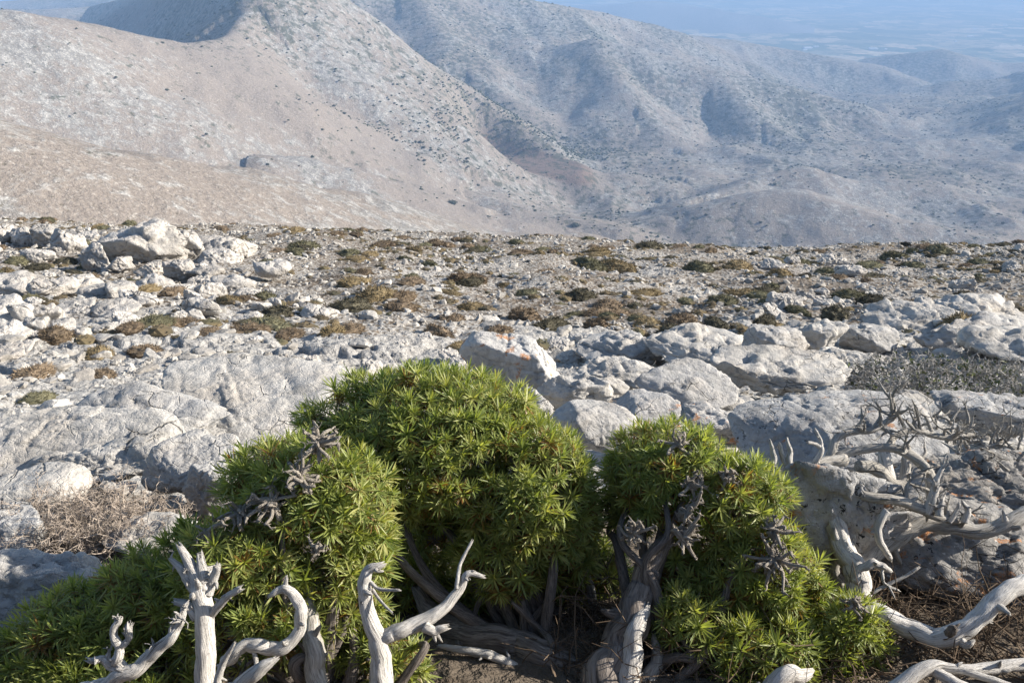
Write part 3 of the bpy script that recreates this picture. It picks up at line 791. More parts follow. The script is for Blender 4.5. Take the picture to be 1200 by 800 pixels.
rl = np.random.default_rng(41)
BLOCK_MESH = [rock_mesh("block", 700 + i, (0.5, rl.uniform(0.32, 0.46), rl.uniform(0.24, 0.42)), M['rock_far'], 3, 4 + i % 3, 60, 0.8, 0.6, (0.5, 0.2, 0.8), False, joint=1.2) for i in range(14)]
def block_field(n, u0, u1, v0, v1, s0, s1, name, label, group, seed, slant=0.0):
    """split blocks standing close together on the slope"""
    r = np.random.default_rng(seed); k = 0
    while k < n:
        u, v = r.uniform(u0, u1), r.uniform(v0, v1)
        if noise3(np.array(u * 0.018 + v * 0.05 * slant), np.array(v * 0.045), seed * 1.7) < -0.05: continue
        x, y, z = ground_hit(u, v)
        w = r.uniform(s0, s1) * (0.6 + r.random() ** 2) * axial(y, z) / FPX
        o = link(name, BLOCK_MESH[int(r.integers(14))], None, (x, y, float(ground_z(np.array(x), np.array(y))) + w * 0.10),
                 (r.normal() * 0.14, r.normal() * 0.14 + 0.12, r.normal() * 0.45 + 0.3), (w, w * r.uniform(0.8, 1.2), w * r.uniform(0.8, 1.3)))
        tag(o, label, "rock", group); k += 1
block_field(75, -30, 300, 285, 405, 15, 32, "ledge_block", "angular pale block of the stepped ledges below the split outcrop", "blocks of the stepped ledges", 5, 1.0)
block_field(46, 900, 1230, 296, 372, 12, 26, "rubble_block", "broken pale rock in the rubble beyond the grey thorn bush", "rubble beyond the thorn bush", 6)
block_field(40, 330, 900, 395, 440, 14, 34, "bedrock_block", "split grey block of the bedrock shelf behind the bushes", "split blocks of the bedrock shelf", 7)

# ------------------------------------------------------------------ loose stones and slabs over the slope
STONE_MESH = []
for i in range(26):
    V, F = rock_shape(500 + i, 2, 7 + i % 4, 40)
    V = V * np.array((1.0, random.uniform(0.6, 1.0), random.uniform(0.4, 0.8)))
    Rr, off, e = worley3(V * 1.8 + 7.3 * i, i)
    V = V * (1 + 0.16 * (Rr[:, 3] - 0.5) + 0.2 * ((Rr[:, 4:7] - 0.5) * off).sum(1))[:, None]
    STONE_MESH.append(mesh_np("stone", V, F, M['stone'], False, {"tint": np.zeros(len(V))}))
def frustum_point(y0, y1, r, lim=0.80):
    y = math.sqrt(r.uniform(y0 * y0, y1 * y1)); x = y * r.uniform(-lim, lim)
    return x, y
rs = np.random.default_rng(77)
pool = []
for k in range(27000):
    x, y = frustum_point(6.5, 40, rs)
    s = 0.035 * (rs.pareto(1.9) + 1)
    if s > 0.17: s = rs.uniform(0.06, 0.17)
    dens = 0.45 + 0.9 * float(fbm(np.array(x * 0.30), np.array(y * 0.30), 12.0, 2)) + (0.30 if x / y > 0.30 else 0) + (0.15 if x / y < -0.25 else 0)
    if rs.random() > dens: continue
    pool.append((x, y, s))
for k in range(4500):
    x, y = frustum_point(2.6, 7.5, rs)
    if rs.random() > 0.75: continue
    s = min(0.013 * (rs.pareto(1.7) + 1), 0.11)
    pool.append((x, y, s))
for k in range(1500):                            # ground beside the frame, either side of the bushes
    y = rs.uniform(0.8, 4.5); x = y * rs.uniform(0.85, 2.1) * (1 if rs.random() < 0.65 else -1)
    pool.append((x, y, min(0.012 * (rs.pareto(1.5) + 1), 0.10)))
pool = np.array(pool)
gz = ground_z(pool[:, 0], pool[:, 1])
order = np.argsort(-pool[:, 2] / axial(pool[:, 1], gz) * (np.abs(pool[:, 0] / pool[:, 1]) < 0.78))
n_big = 300
for rank, i in enumerate(order[:n_big]):
    x, y, s = pool[i]
    o = link("loose_stone", STONE_MESH[rank % 26], None, (x, y, gz[i] + s * 0.16), (rs.uniform(-0.3, 0.3), rs.uniform(-0.3, 0.3), rs.uniform(0, 6.28)), (s, s, s * rs.uniform(0.7, 1.1)))
    tag(o, "loose pale limestone chunk lying on the stony slope", "stone", "larger loose stones on the slope")
ac = Acc()
low = {1: [rock_shape(800 + i, 1, 6, 40) for i in range(12)], 0: [rock_shape(830 + i, 0, 6, 40) for i in range(12)]}
for i in order[n_big:]:
    x, y, s = pool[i]
    V, F = low[1 if s * FPX / y > 15 else 0][i % 12]
    a = rs.uniform(0, 6.28); c_, s_ = cos(a), sin(a)
    W = V * np.array((s, s * rs.uniform(0.55, 1), s * rs.uniform(0.4, 0.8)))
    W = W @ np.array(Euler((rs.uniform(-0.5, 0.5), rs.uniform(-0.5, 0.5), a)).to_matrix()).T + np.array((x, y, gz[i] + s * 0.12))
    ac.add(W, F, {"tint": np.full(len(W), rs.random())})
o = link("scree", ac.mesh("scree", M['stone'], False)); tag(o, "small loose pale stones strewn over the slope", "stones", kind="stuff")

# ------------------------------------------------------------------ dry cushion shrubs on the slope
def cushion_mesh(seed, mat, spikes=1000, sub=2):
    r = np.random.default_rng(seed)
    ac = Acc()
    D, F = ICO[sub]
    V = D * np.array((0.44, 0.44, 0.30)); V[:, 2] = np.maximum(V[:, 2], -0.06)
    V = V * (1 + 0.42 * fbm(D[:, 0] * 2 + seed, D[:, 1] * 2, D[:, 2] * 2, 3))[:, None]
    ac.add(V, F)
    th = r.uniform(0, 6.283, spikes); cz = r.uniform(-0.05, 1, spikes); sz = np.sqrt(1 - np.clip(cz, -1, 1) ** 2)
    d = np.stack([np.cos(th) * sz, np.sin(th) * sz, cz], 1)
    lump = 1 + 0.45 * fbm(d[:, 0] * 2 + seed, d[:, 1] * 2, d[:, 2] * 2, 3)
    base = d * np.array((0.43, 0.43, 0.29)) * lump[:, None]
    dirs = d * (1, 1, 0.8) + r.normal(size=(spikes, 3)) * 0.5; dirs /= np.linalg.norm(dirs, axis=1)[:, None]
    ln = r.uniform(0.04, 0.14, spikes)
    sd = np.cross(dirs, r.normal(size=(spikes, 3))); sd /= np.linalg.norm(sd, axis=1)[:, None]
    w = r.uniform(0.007, 0.016, spikes)[:, None] * (1000 / spikes) ** 0.5
    pts = np.stack([base - sd * w, base + sd * w, base + dirs * ln[:, None]], 1).reshape(-1, 3)
    ac.add(pts, np.arange(spikes * 3).reshape(-1, 3))
    return ac.mesh("cushion", mat, False)
KINDS = {'ochre': ("ochre dry cushion shrub on the stony slope", 'cush_ochre'), 'olive': ("olive green cushion shrub on the stony slope", 'cush_olive'),
         'brown': ("grey brown dried cushion shrub on the stony slope", 'cush_brown'), 'dark': ("dark low cushion shrub on the stony slope", 'cush_dark')}
CM = {k: [cushion_mesh(900 + 10 * j + i, M[mt]) for i in range(4)] for j, (k, (lab, mt)) in enumerate(KINDS.items())}
CUSH = []
def cushion(x, y, w, kind, flat=1.0): CUSH.append((x, y, w, kind, flat))
def place_cushion(cush_n, x, y, w, kind, flat):
    z = float(ground_z(np.array(x), np.array(y)))
    o = link("cushion_shrub", CM[kind][cush_n % 4], None, (x, y, z - 0.02 * w), (0, 0, rs.uniform(0, 6.28)), (w * rs.uniform(0.9, 1.35), w * rs.uniform(0.65, 1.1), w * flat * rs.uniform(0.7, 1.15)))
    tag(o, KINDS[kind][0], "shrub", "%s cushion shrubs" % kind)
EXPL = [(383, 434, 40, 'ochre'), (388, 396, 50, 'ochre'), (540, 405, 36, 'ochre'), (355, 292, 44, 'olive'), (645, 386, 52, 'dark'), (615, 366, 44, 'brown'),
        (104, 314, 34, 'olive'), (66, 402, 52, 'brown'), (115, 418, 50, 'ochre'), (120, 438, 52, 'brown'), (36, 436, 64, 'brown'), (40, 458, 44, 'olive'), (20, 308, 34, 'olive'),
        (8, 318, 30, 'ochre'), (172, 345, 38, 'ochre'), (205, 352, 40, 'brown'), (196, 310, 26, 'brown'), (270, 360, 44, 'ochre'), (310, 356, 34, 'olive'), (322, 380, 38, 'dark'),
        (246, 394, 40, 'brown'), (290, 392, 60, 'brown'), (330, 372, 50, 'dark'), (170, 414, 50, 'brown'), (155, 398, 34, 'brown'), (118, 458, 40, 'brown'), (258, 416, 40, 'dark'),
        (415, 333, 44, 'ochre'), (440, 352, 56, 'ochre'), (470, 362, 50, 'brown'), (556, 336, 38, 'brown'), (410, 300, 36, 'olive'), (515, 392, 56, 'brown'), (585, 392, 44, 'brown'),
        (530, 372, 40, 'brown'), (480, 330, 34, 'olive'), (680, 350, 50, 'dark'), (715, 356, 40, 'brown'), (700, 382, 44, 'brown'), (640, 326, 34, 'brown'), (690, 308, 40, 'olive'),
        (700, 298, 32, 'ochre'), (725, 312, 50, 'ochre'), (705, 330, 26, 'olive'), (722, 303, 30, 'olive'), (760, 378, 46, 'ochre'), (890, 350, 40, 'olive'), (870, 346, 50, 'ochre'),
        (945, 322, 44, 'dark'), (975, 316, 36, 'olive'), (848, 360, 50, 'olive'), (900, 362, 32, 'olive'), (820, 318, 40, 'olive'), (865, 318, 40, 'ochre'), (1030, 366, 60, 'dark'),
        (1075, 362, 54, 'brown'), (980, 374, 60, 'dark'), (1000, 345, 44, 'olive'), (1050, 302, 40, 'olive'), (1100, 296, 36, 'olive'), (1130, 345, 44, 'dark'), (1020, 310, 36, 'olive'),
        (840, 385, 56, 'dark'), (790, 392, 56, 'dark'), (895, 380, 44, 'dark'), (450, 290, 34, 'brown'), (510, 285, 34, 'brown'), (560, 292, 30, 'olive'), (610, 300, 34, 'brown'), (760, 293, 40, 'dark'), (940, 296, 26, 'dark')]
for u, v, wp, kind in EXPL:
    x, y, z = ground_hit(u, v)
    cushion(x, y, 0.85 * wp * axial(y, z) / FPX, kind, 0.85)
k = 0
while k < 480:
    x, y = frustum_point(9, 39, rs, 0.74)
    if rs.random() > 0.35 + 1.2 * float(fbm(np.array(x * 0.22), np.array(y * 0.22), 31.0, 2)): continue
    u = 600 + x / y * FPX
    kind = rs.choice(['ochre', 'olive', 'brown', 'dark'], p=[0.22, 0.28, 0.36, 0.14] if u < 880 else [0.10, 0.34, 0.2, 0.36])
    cushion(x, y, 0.20 + 0.60 * rs.random() ** 1.8, kind, rs.uniform(0.55, 0.9)); k += 1

CUSH.sort(key=lambda c: -c[2] / c[1])
for i, c in enumerate(CUSH[:295]): place_cushion(i, *c)
ac = Acc(); cs = []
for q in range(4):
    m_ = cushion_mesh(960 + q, None, 70, 0); vv = np.zeros(len(m_.vertices) * 3, np.float32); m_.vertices.foreach_get("co", vv)
    cs.append((vv.reshape(-1, 3), np.array([p.vertices[:] for p in m_.polygons])))
for i, (x, y, w, kind, flat) in enumerate(CUSH[295:]):
    V, F = cs[i % 4]
    ac.add(V * np.array((w, w, w * flat)) + np.array((x, y, float(ground_z(np.array(x), np.array(y))))), F)
n_t = 1700
tx = []
while len(tx) < n_t:
    x, y = frustum_point(7.5, 39, rs, 0.76)
    if rs.random() < 0.25 + 1.3 * float(fbm(np.array(x * 0.22), np.array(y * 0.22), 31.0, 2)): tx.append((x, y))
tx = np.array(tx); tz = ground_z(tx[:, 0], tx[:, 1])
small = []
for q in range(4):
    m_ = cushion_mesh(980 + q, None, 34, 0); vv = np.zeros(len(m_.vertices) * 3, np.float32); m_.vertices.foreach_get("co", vv)
    small.append((vv.reshape(-1, 3), np.array([p.vertices[:] for p in m_.polygons])))
for i in range(n_t):
    V, F = small[i % 4]; w = rs.uniform(0.10, 0.34)
    ac.add(V * np.array((w * rs.uniform(0.8, 1.5), w, w * rs.uniform(0.5, 0.9))) + np.array((tx[i, 0], tx[i, 1], tz[i])), F)
tag(link("low_scrub", ac.mesh("low_scrub", M['scrub'], False)), "small dry scrub tufts between the stones of the slope", "scrub", kind="stuff")

# ------------------------------------------------------------------ bushes on the far hills
def far_bushes():
    X, Y, Z, scrub, hill, fl = FAR
    r = np.random.default_rng(5)
    vis = (Y > 380) & (Y < 3300) & (np.abs(X / Y) < 0.66)
    idx = np.nonzero(vis.ravel())[0]
    sc = scrub.ravel()[idx]; yy = Y.ravel()[idx]
    cl = fbm(X.ravel()[idx] / 70, yy / 70, 21.0, 3)
    wgt = np.exp(4.5 * (sc - 0.5) + 5.5 * cl) * np.where(yy < 700, 0.012, 1.0) * (1 - 0.97 * fl.ravel()[idx])
    # tree belts seen along the spur and in the basin
    for (u, v, y, rad, g) in [(560, 135, 1590, 110, 9), (640, 175, 1640, 120, 8), (470, 200, 1250, 90, 5), (700, 165, 1780, 120, 4), (640, 150, 1750, 120, 6), (420, 155, 1200, 70, 4), (1080, 150, 2300, 300, 3), (880, 160, 1900, 150, 2.5), (520, 205, 1330, 90, 5)]:
        cx, cyy, _ = at_y(u, v, y)
        wgt = wgt * (1 + g * np.exp(-(((X.ravel()[idx] - cx) ** 2 + (yy - cyy) ** 2) / rad ** 2)))
    wgt /= wgt.sum()
    pick = r.choice(idx, 6300, replace=False, p=wgt)
    P = np.stack([X.ravel()[pick], Y.ravel()[pick], Z.ravel()[pick]], 1)
    P[:, :2] += r.normal(size=(len(P), 2)) * 3
    size = r.uniform(1.2, 3.2, len(P)) * np.interp(P[:, 1], [400, 900, 1500, 2500], [0.4, 0.9, 1.3, 1.7])
    return P, size, r
def bush_shape(seed, sub):
    D, F = ICO[sub]
    V = D * (0.8 + 0.5 * fbm(D[:, 0] * 1.7 + seed * 5, D[:, 1] * 1.7, D[:, 2] * 1.7, 3))[:, None]
    V[:, 2] = np.maximum(V[:, 2] * 0.75, -0.2) + 0.15
    return V, F
def leafy_bush(seed, mat):                      # round hillside bush of small leaf clumps
    r = np.random.default_rng(seed); ac = Acc()
    V, F = bush_shape(seed, 2); ac.add(V * 0.82, F)
    n = 420
    i = r.integers(0, len(V), n); b = V[i] * r.uniform(0.7, 1.0, (n, 1)) + r.normal(size=(n, 3)) * 0.05
    d1 = r.normal(size=(n, 3)) * 0.13; d2 = r.normal(size=(n, 3)) * 0.13
    ac.add(np.stack([b, b + d1, b + d2 + d1 * 0.5], 1).reshape(-1, 3), np.arange(n * 3).reshape(-1, 3))
    return ac.mesh("bush", mat, False)
P, size, rb = far_bushes()
LEAFY = [leafy_bush(60 + i, M['bush_far']) for i in range(5)]
big = np.argsort(-size / P[:, 1])
for kk, i in enumerate(big[:120]):
    o = link("hillside_bush", LEAFY[kk % 5], None, P[i] - (0, 0, 0.3), (0, 0, rb.uniform(0, 6.28)), (size[i], size[i], size[i] * rb.uniform(0.7, 1.0)))
    tag(o, "dark round bush dotted on the pale far hillside", "bush", "bushes dotted over the far hills")
for u, v, y, s, lab in [(530, 250, 1010, 7.5, "biggest round bush at the foot of the smooth lit shoulder"), (674, 265, 1075, 7.5, "lone dark bush on brown ground above the stony slope"), (487, 272, 640, 2.2, "small bush on the tip of the smooth shoulder")]:
    x, yy, zz = at_y(u, v, y)
    zz = float(far_z(np.array([x]), np.array([yy]))[0][0])
    tag(link("hillside_bush", LEAFY[2], None, (x, yy, zz - 0.4), (0, 0, u), (s, s, s * 0.8)), lab, "bush")
ac = Acc()
lowb = {q: [bush_shape(i, q) for i in range(8)] for q in (0, 1)}
for i in big[120:]:
    V, F = lowb[1 if P[i, 1] < 800 else 0][i % 8]
    a = rb.uniform(0, 6.28)
    W = V @ np.array(Euler((0, 0, a)).to_matrix()).T * size[i] * np.array((1, 1, 0.8)) + P[i]
    ac.add(W, F)
o = link("hill_scrub", ac.mesh("hill_scrub", M['bush_far'], True)); tag(o, "dark scrub dotted over the far hillsides", "scrub", kind="stuff")

# ------------------------------------------------------------------ white buildings on the plain
def far_house(u, v, wpx, hpx, y=None):
    s = slope_of_row(v); y = -648.0 / s if y is None else y
    x, y, z = at_y(u, v, y)
    sc = y / FPX * 1.05; w = wpx * sc * 0.62; h = max(5.0, min(12.0, w * 0.16)); d = max(12.0, hpx * sc * 1.3)
    z = -650.0
    bx = np.array([(-1, -1, 0), (1, -1, 0), (1, 1, 0), (-1, 1, 0), (-1, -1, 1), (1, -1, 1), (1, 1, 1), (-1, 1, 1)], float)
    bf = np.array([(0, 1, 5, 4), (1, 2, 6, 5), (2, 3, 7, 6), (3, 0, 4, 7), (4, 5, 6, 7)])
    e = link("farm_building", None, None, (x, y, z - 0.5), (0, 0, rs.uniform(-0.3, 0.3)))
    link("wall", mesh_np("wall", bx * np.array((w / 2, d / 2, h + 0.5)), bf, M['white_wall'], False), e)
    rv = np.array([(-1, -1, 0), (1, -1, 0), (1, 1, 0), (-1, 1, 0), (-1, 0, 1), (1, 0, 1)], float) * np.array((w / 2 + 0.6, d / 2 + 0.6, h * 0.35)) + np.array((0, 0, h + 0.55))
    link("roof", mesh_np("roof", rv, [np.array([(0, 1, 5, 4), (2, 3, 4, 5), (3, 2, 1, 0)]), np.array([(1, 2, 5), (3, 0, 4)])], M['white_wall'], False), e)
    return e
HS = [(946, 57, 14, 4, "long white farm shed in a pair on the plain"), (956, 55, 8, 3, "short white farm shed behind the long pair on the plain"), (943, 59, 8, 2, "low white farm shed in front of the pair on the plain"),
      (1023, 58, 14, 4, "brightest white shed standing alone on the plain"), (1038, 58, 4, 3, "small white house right of the brightest shed"), (1011, 71, 5, 3, "small white house just above the hill crest"),
      (1137, 43, 8, 3, "white house cluster block far out on the plain"), (1143, 34, 6, 2, "white house beyond the far cluster block"), (1016, 27, 4, 2, "tiny white house far out among pale fields"),
      (1120, 49, 4, 2, "tiny white house beside the far cluster block"), (850, 12, 8, 3, "pale house on the low wooded hill of the plain"), (838, 10, 5, 2, "small pale house on the low wooded hill of the plain"),
      (711, 8, 16, 2, "long pale row of buildings at the foot of the wooded hill"), (762, 25, 8, 2, "pale building in the gap behind the broad hill"), (1178, 30, 5, 2, "tiny white house near the hazy end of the plain")]
for u, v, w, h, lab in HS: tag(far_house(u, v, w, h), lab, "building", "white buildings on the plain")

# ------------------------------------------------------------------ wood: tapered gnarled tubes
def catmull(P, n):
    P = np.asarray(P, float)
    Q = np.concatenate([[2 * P[0] - P[1]], P, [2 * P[-1] - P[-2]]]); out = []
    for i in range(1, len(Q) - 2):
        t = np.linspace(0, 1, n, endpoint=False)[:, None]
        p0, p1, p2, p3 = Q[i - 1], Q[i], Q[i + 1], Q[i + 2]
        out.append(0.5 * ((2 * p1) + (-p0 + p2) * t + (2 * p0 - 5 * p1 + 4 * p2 - p3) * t ** 2 + (-p0 + 3 * p1 - 3 * p2 + p3) * t ** 3))
    out.append(P[-1:])
    return np.concatenate(out)
def tube(ac, pts, rad, sides=12, n=8, seed=0, gnarl=0.22, wob=0.0, twist=1.5, cap=True):
    """pts (k,3), rad (k): appends a gnarled tube with a fibre coordinate"""
    C = catmull(np.concatenate([np.asarray(pts, float), np.asarray(rad, float)[:, None]], 1), n)
    c, r = C[:, :3].copy(), np.maximum(C[:, 3], 0.0004)
    m = len(c); o = seed * 1.37
    if wob:
        ar = np.linspace(0, m / 6.0, m)
        c += np.stack([noise3(ar + o, 0.3, 1.1), noise3(ar + o, 5.3, 2.1), noise3(ar + o, 9.3, 3.1)], 1) * (wob * r)[:, None]
    T = np.gradient(c, axis=0); T /= np.linalg.norm(T, axis=1)[:, None] + 1e-9
    up = np.array((0.31, 0.2, 0.93)); nv = np.cross(T[0], up); nv /= np.linalg.norm(nv); Nn = [nv]
    for i in range(1, m):
        v = Nn[-1] - T[i] * np.dot(Nn[-1], T[i]); Nn.append(v / (np.linalg.norm(v) + 1e-9))
    Nn = np.array(Nn); B = np.cross(T, Nn)
    L = np.concatenate([[0], np.cumsum(np.linalg.norm(np.diff(c, axis=0), axis=1))])
    th = np.arange(sides) / sides * 2 * pi
    tw = L / max(r.max(), 0.004) * 0.10 * twist
    A = th[None, :] + 0 * L[:, None]
    fa = A + tw[:, None]
    g = gnarl * ridged(np.cos(fa) * 1.3 + o, np.sin(fa) * 1.3, (L / max(r.max(), 0.004) * 0.14)[:, None] + o, 3) \
        + gnarl * 0.5 * noise3(np.cos(fa) * 0.8 + o, np.sin(fa) * 0.8 + 7, (L / max(r.max(), 0.004) * 0.35)[:, None]) \
        + gnarl * 0.55 * ridged(np.cos(fa) * 3.2 + o, np.sin(fa) * 3.2, (L / max(r.max(), 0.004) * 0.10)[:, None] + o, 2)
    R = r[:, None] * (1 + g)
    V = c[:, None, :] + R[..., None] * (np.cos(A)[..., None] * Nn[:, None, :] + np.sin(A)[..., None] * B[:, None, :])
    i = np.arange(m - 1)[:, None] * sides + np.arange(sides)[None, :]
    j = np.arange(m - 1)[:, None] * sides + (np.arange(sides)[None, :] + 1) % sides
    F = np.stack([i, j, j + sides, i + sides], -1).reshape(-1, 4)
    fib = np.stack([np.cos(fa) * 0.5, np.sin(fa) * 0.5, np.repeat((L * 6)[:, None], sides, 1) + o], -1).reshape(-1, 3)
    jag = np.random.default_rng(seed + 5).uniform(-0.3, 1.0, sides)
    V[-1] = c[-1] + (V[-1] - c[-1]) * 0.72 + T[-1] * (jag * r[-1] * 2.2)[:, None]
    V = V.reshape(-1, 3)
    tri = []
    if cap:
        for ring, ctr, flip in ((0, c[0], True), (m - 1, c[-1] - T[-1] * r[-1] * 0.2, False)):
            V = np.concatenate([V, [ctr]]); fib = np.concatenate([fib, [fib[ring * sides]]]); kx = len(V) - 1
            for q in range(sides):
                a, b = ring * sides + q, ring * sides + (q + 1) % sides
                tri.append((b, a, kx) if flip else (a, b, kx))
    ac.add(V, [F, np.array(tri).reshape(-1, 3)], {"fib": fib})
    return c, r
def pxpath(pts):
    """(u, v, axial depth, radius in px)"""
    P = np.array([at_d(u, v, d) for u, v, d, r in pts]); R = np.array([r * d / FPX for u, v, d, r in pts])
    return P, R
def knobby(ac, p, d, length, rad, r, depth=2, seed=0):
    """short gnarled dead twig that forks"""
    d = d / np.linalg.norm(d); k = 4
    pts = [p]; q = d.copy()
    for i in range(k):
        q = q + r.normal(size=3) * 0.26; q /= np.linalg.norm(q); pts.append(pts[-1] + q * length / k)
    rr = np.linspace(rad, rad * 0.22, k + 1) * r.uniform(0.85, 1.2, k + 1)
    tube(ac, pts, rr, 5, 2, seed + int(r.integers(999)), 0.25, 0.3)
    if depth > 0:
        for _ in range(int(r.integers(1, 4))):
            i = int(r.integers(1, k + 1)); nd = q * 0.4 + r.normal(size=3) * 0.7
            knobby(ac, pts[i], nd, length * r.uniform(0.4, 0.75), rr[i] * 0.75, r, depth - 1, seed)
rw = np.random.default_rng(99)
def wood_part(name, paths, mat, parent=None, sides=14, seed=0, gnarl=0.22, wob=0.22, twigs=0, twig_len=0.03, twig_rad=0.003, n=9):
    out = []
    for i, p in enumerate(paths):
        ac = Acc()
        P, R = pxpath(p)
        c, r = tube(ac, P, R * 0.74, sides, n, seed + i * 3, gnarl * 0.9, wob)
        if R.max() > 0.006:                       # broken-off side stubs
            for _ in range(int(rw.integers(2, 5))):
                k = int(rw.integers(len(c) // 4, len(c) - 1)); dd = rw.normal(size=3); dd[1] -= 0.4; dd /= np.linalg.norm(dd)
                q = c[k] + dd * r[k] * 0.5
                tube(ac, [q, q + dd * r[k] * rw.uniform(0.7, 1.1), q + (dd + rw.normal(size=3) * 0.2) * r[k] * rw.uniform(1.3, 2.2)], np.array((0.5, 0.36, 0.2)) * r[k], 7, 3, int(rw.integers(999)), 0.3)
        for _ in range(twigs):
            k = int(rw.integers(len(c) // 3, len(c)))
            dd = rw.normal(size=3); dd[2] = abs(dd[2]) + 0.3
            knobby(ac, c[k], dd, twig_len * rw.uniform(0.6, 1.4), min(twig_rad * rw.uniform(0.7, 1.4), r[k] * 0.8), rw, 2)
        out.append(link(name, ac.mesh(name, mat), parent))
    return out
def base_empty(name, p):
    return link(name, None, None, p)
def reparent(parts, e):
    flat = []
    for o in parts: flat += o if isinstance(o, list) else [o]
    for o in flat:
        o.parent = e; o.matrix_parent_inverse = Matrix.Translation(-Vector(e.location))
def dead_thing(name, label, cat, parts, base):
    e = base_empty(name, tuple(base)); reparent(parts, e); tag(e, label, cat)
    return e

# -- bare stub with forked head, left
D0 = 0.98
p1 = wood_part("stem", [[(240, 850, D0, 16), (240, 800, D0, 15), (241, 760, D0, 14), (241, 725, D0, 14), (236, 692, D0, 13), (226, 668, D0, 9), (211, 640, D0, 5)]], M['wood_pale'], sides=16, seed=2, gnarl=0.12)
p2 = wood_part("fork", [[(240, 690, D0, 9), (237, 670, D0, 7), (234, 652, D0, 5)], [(242, 695, D0, 9), (249, 680, D0, 7), (256, 662, D0 - .01, 4)], [(228, 690, D0, 8), (214, 668, D0, 6), (200, 655, D0, 3)]], M['wood_pale'], seed=12, gnarl=0.25, twigs=2, twig_len=0.012, twig_rad=0.003)
p3 = wood_part("branch", [[(246, 722, D0, 7), (256, 709, D0 - .01, 6), (268, 697, D0 - .02, 5), (281, 690, D0 - .03, 5)], [(232, 722, D0, 9), (220, 710, D0, 8), (206, 704, D0, 4)]], M['wood_pale'], seed=22, gnarl=0.15)
p4 = wood_part("branch", [[(252, 815, D0 - .03, 6), (260, 780, D0 - .03, 5), (275, 753, D0 - .04, 2)], [(262, 830, D0 - .04, 12), (285, 800, D0 - .04, 11), (304, 785, D0 - .05, 10), (322, 772, D0 - .05, 4)]], M['wood_pale'], seed=32, gnarl=0.2)
dead_thing("dead_branch", "bleached upright dead stub with a ragged forked head before the left bush", "dead branch", [p1, p2, p3, p4], at_d(240, 850, D0))
# -- knobbly low branch beside it
D1 = 0.95
p1 = wood_part("stem", [[(70, 830, D1, 12), (105, 806, D1, 11), (142, 792, D1, 10), (172, 772, D1, 9), (197, 750, D1, 7), (213, 728, D1, 5), (216, 714, D1, 4)]], M['wood_pale'], seed=41, gnarl=0.3, wob=0.9, twigs=7, twig_len=0.018, twig_rad=0.0035)
p2 = wood_part("branch", [[(148, 790, D1, 7), (138, 776, D1, 7), (141, 760, D1, 6), (134, 744, D1, 5), (139, 727, D1, 4)], [(140, 785, D1, 6), (124, 775, D1, 5), (106, 772, D1, 4)], [(140, 760, D1, 5), (150, 748, D1, 4), (151, 734, D1, 4)]], M['wood_pale'], seed=44, gnarl=0.3, wob=0.8, twigs=3, twig_len=0.012, twig_rad=0.003)
dead_thing("dead_branch", "low knobbly bleached branch lying over the dark green mat", "dead branch", [p1, p2], at_d(90, 830, D1))
# -- curled stick and broken stump under the left bush
D2 = 1.04
p1 = wood_part("stem", [[(262, 775, D2, 8), (278, 764, D2, 8), (300, 754, D2, 9), (325, 760, D2, 9), (345, 746, D2, 8), (355, 718, D2, 8), (346, 700, D2, 7), (332, 690, D2, 6), (316, 698, D2, 3)]], M['wood_pale'], seed=51, gnarl=0.28, wob=0.6)
p2 = wood_part("branch", [[(332, 692, D2, 5), (335, 684, D2, 3), (336, 676, D2, 2)], [(297, 758, D2, 4), (300, 775, D2 - .01, 3), (303, 792, D2 - .01, 2)]], M['wood_pale'], seed=55)
dead_thing("dead_branch", "curled hook shaped dead stick under the left bush", "dead branch", [p1, p2], at_d(290, 775, D2))
# -- forked white branch in the middle
D3 = 1.06
p1 = wood_part("stem", [[(448, 850, D3, 19), (447, 800, D3, 17), (445, 765, D3, 15), (440, 740, D3, 13), (431, 712, D3, 11), (427, 684, D3, 10), (432, 668, D3, 8), (446, 662, D3, 5)]], M['wood_pale'], sides=16, seed=61, gnarl=0.14)
p2 = wood_part("branch", [[(440, 752, D3, 10), (455, 744, D3, 11), (472, 737, D3, 11), (500, 725, D3 + .01, 10), (525, 707, D3 + .02, 8), (541, 687, D3 + .03, 6), (548, 672, D3 + .03, 5), (566, 675, D3 + .03, 3)], [(498, 733, D3, 8), (508, 739, D3, 7), (521, 735, D3, 5)]], M['wood_pale'], sides=14, seed=65, gnarl=0.2)
p3 = wood_part("twig", [[(535, 690, D3 + .02, 3), (537, 672, D3 + .03, 3), (541, 657, D3 + .04, 2.5), (553, 634, D3 + .05, 2)], [(432, 680, D3, 3), (445, 690, D3 - .01, 2.5), (468, 691, D3 - .02, 2)], [(436, 690, D3, 2.5), (448, 706, D3 - .01, 2), (460, 718, D3 - .02, 1.5)]], M['wood_pale'], sides=7, seed=68)
dead_thing("dead_branch", "white forked dead branch standing before the middle bush", "dead branch", [p1, p2, p3], at_d(448, 850, D3))
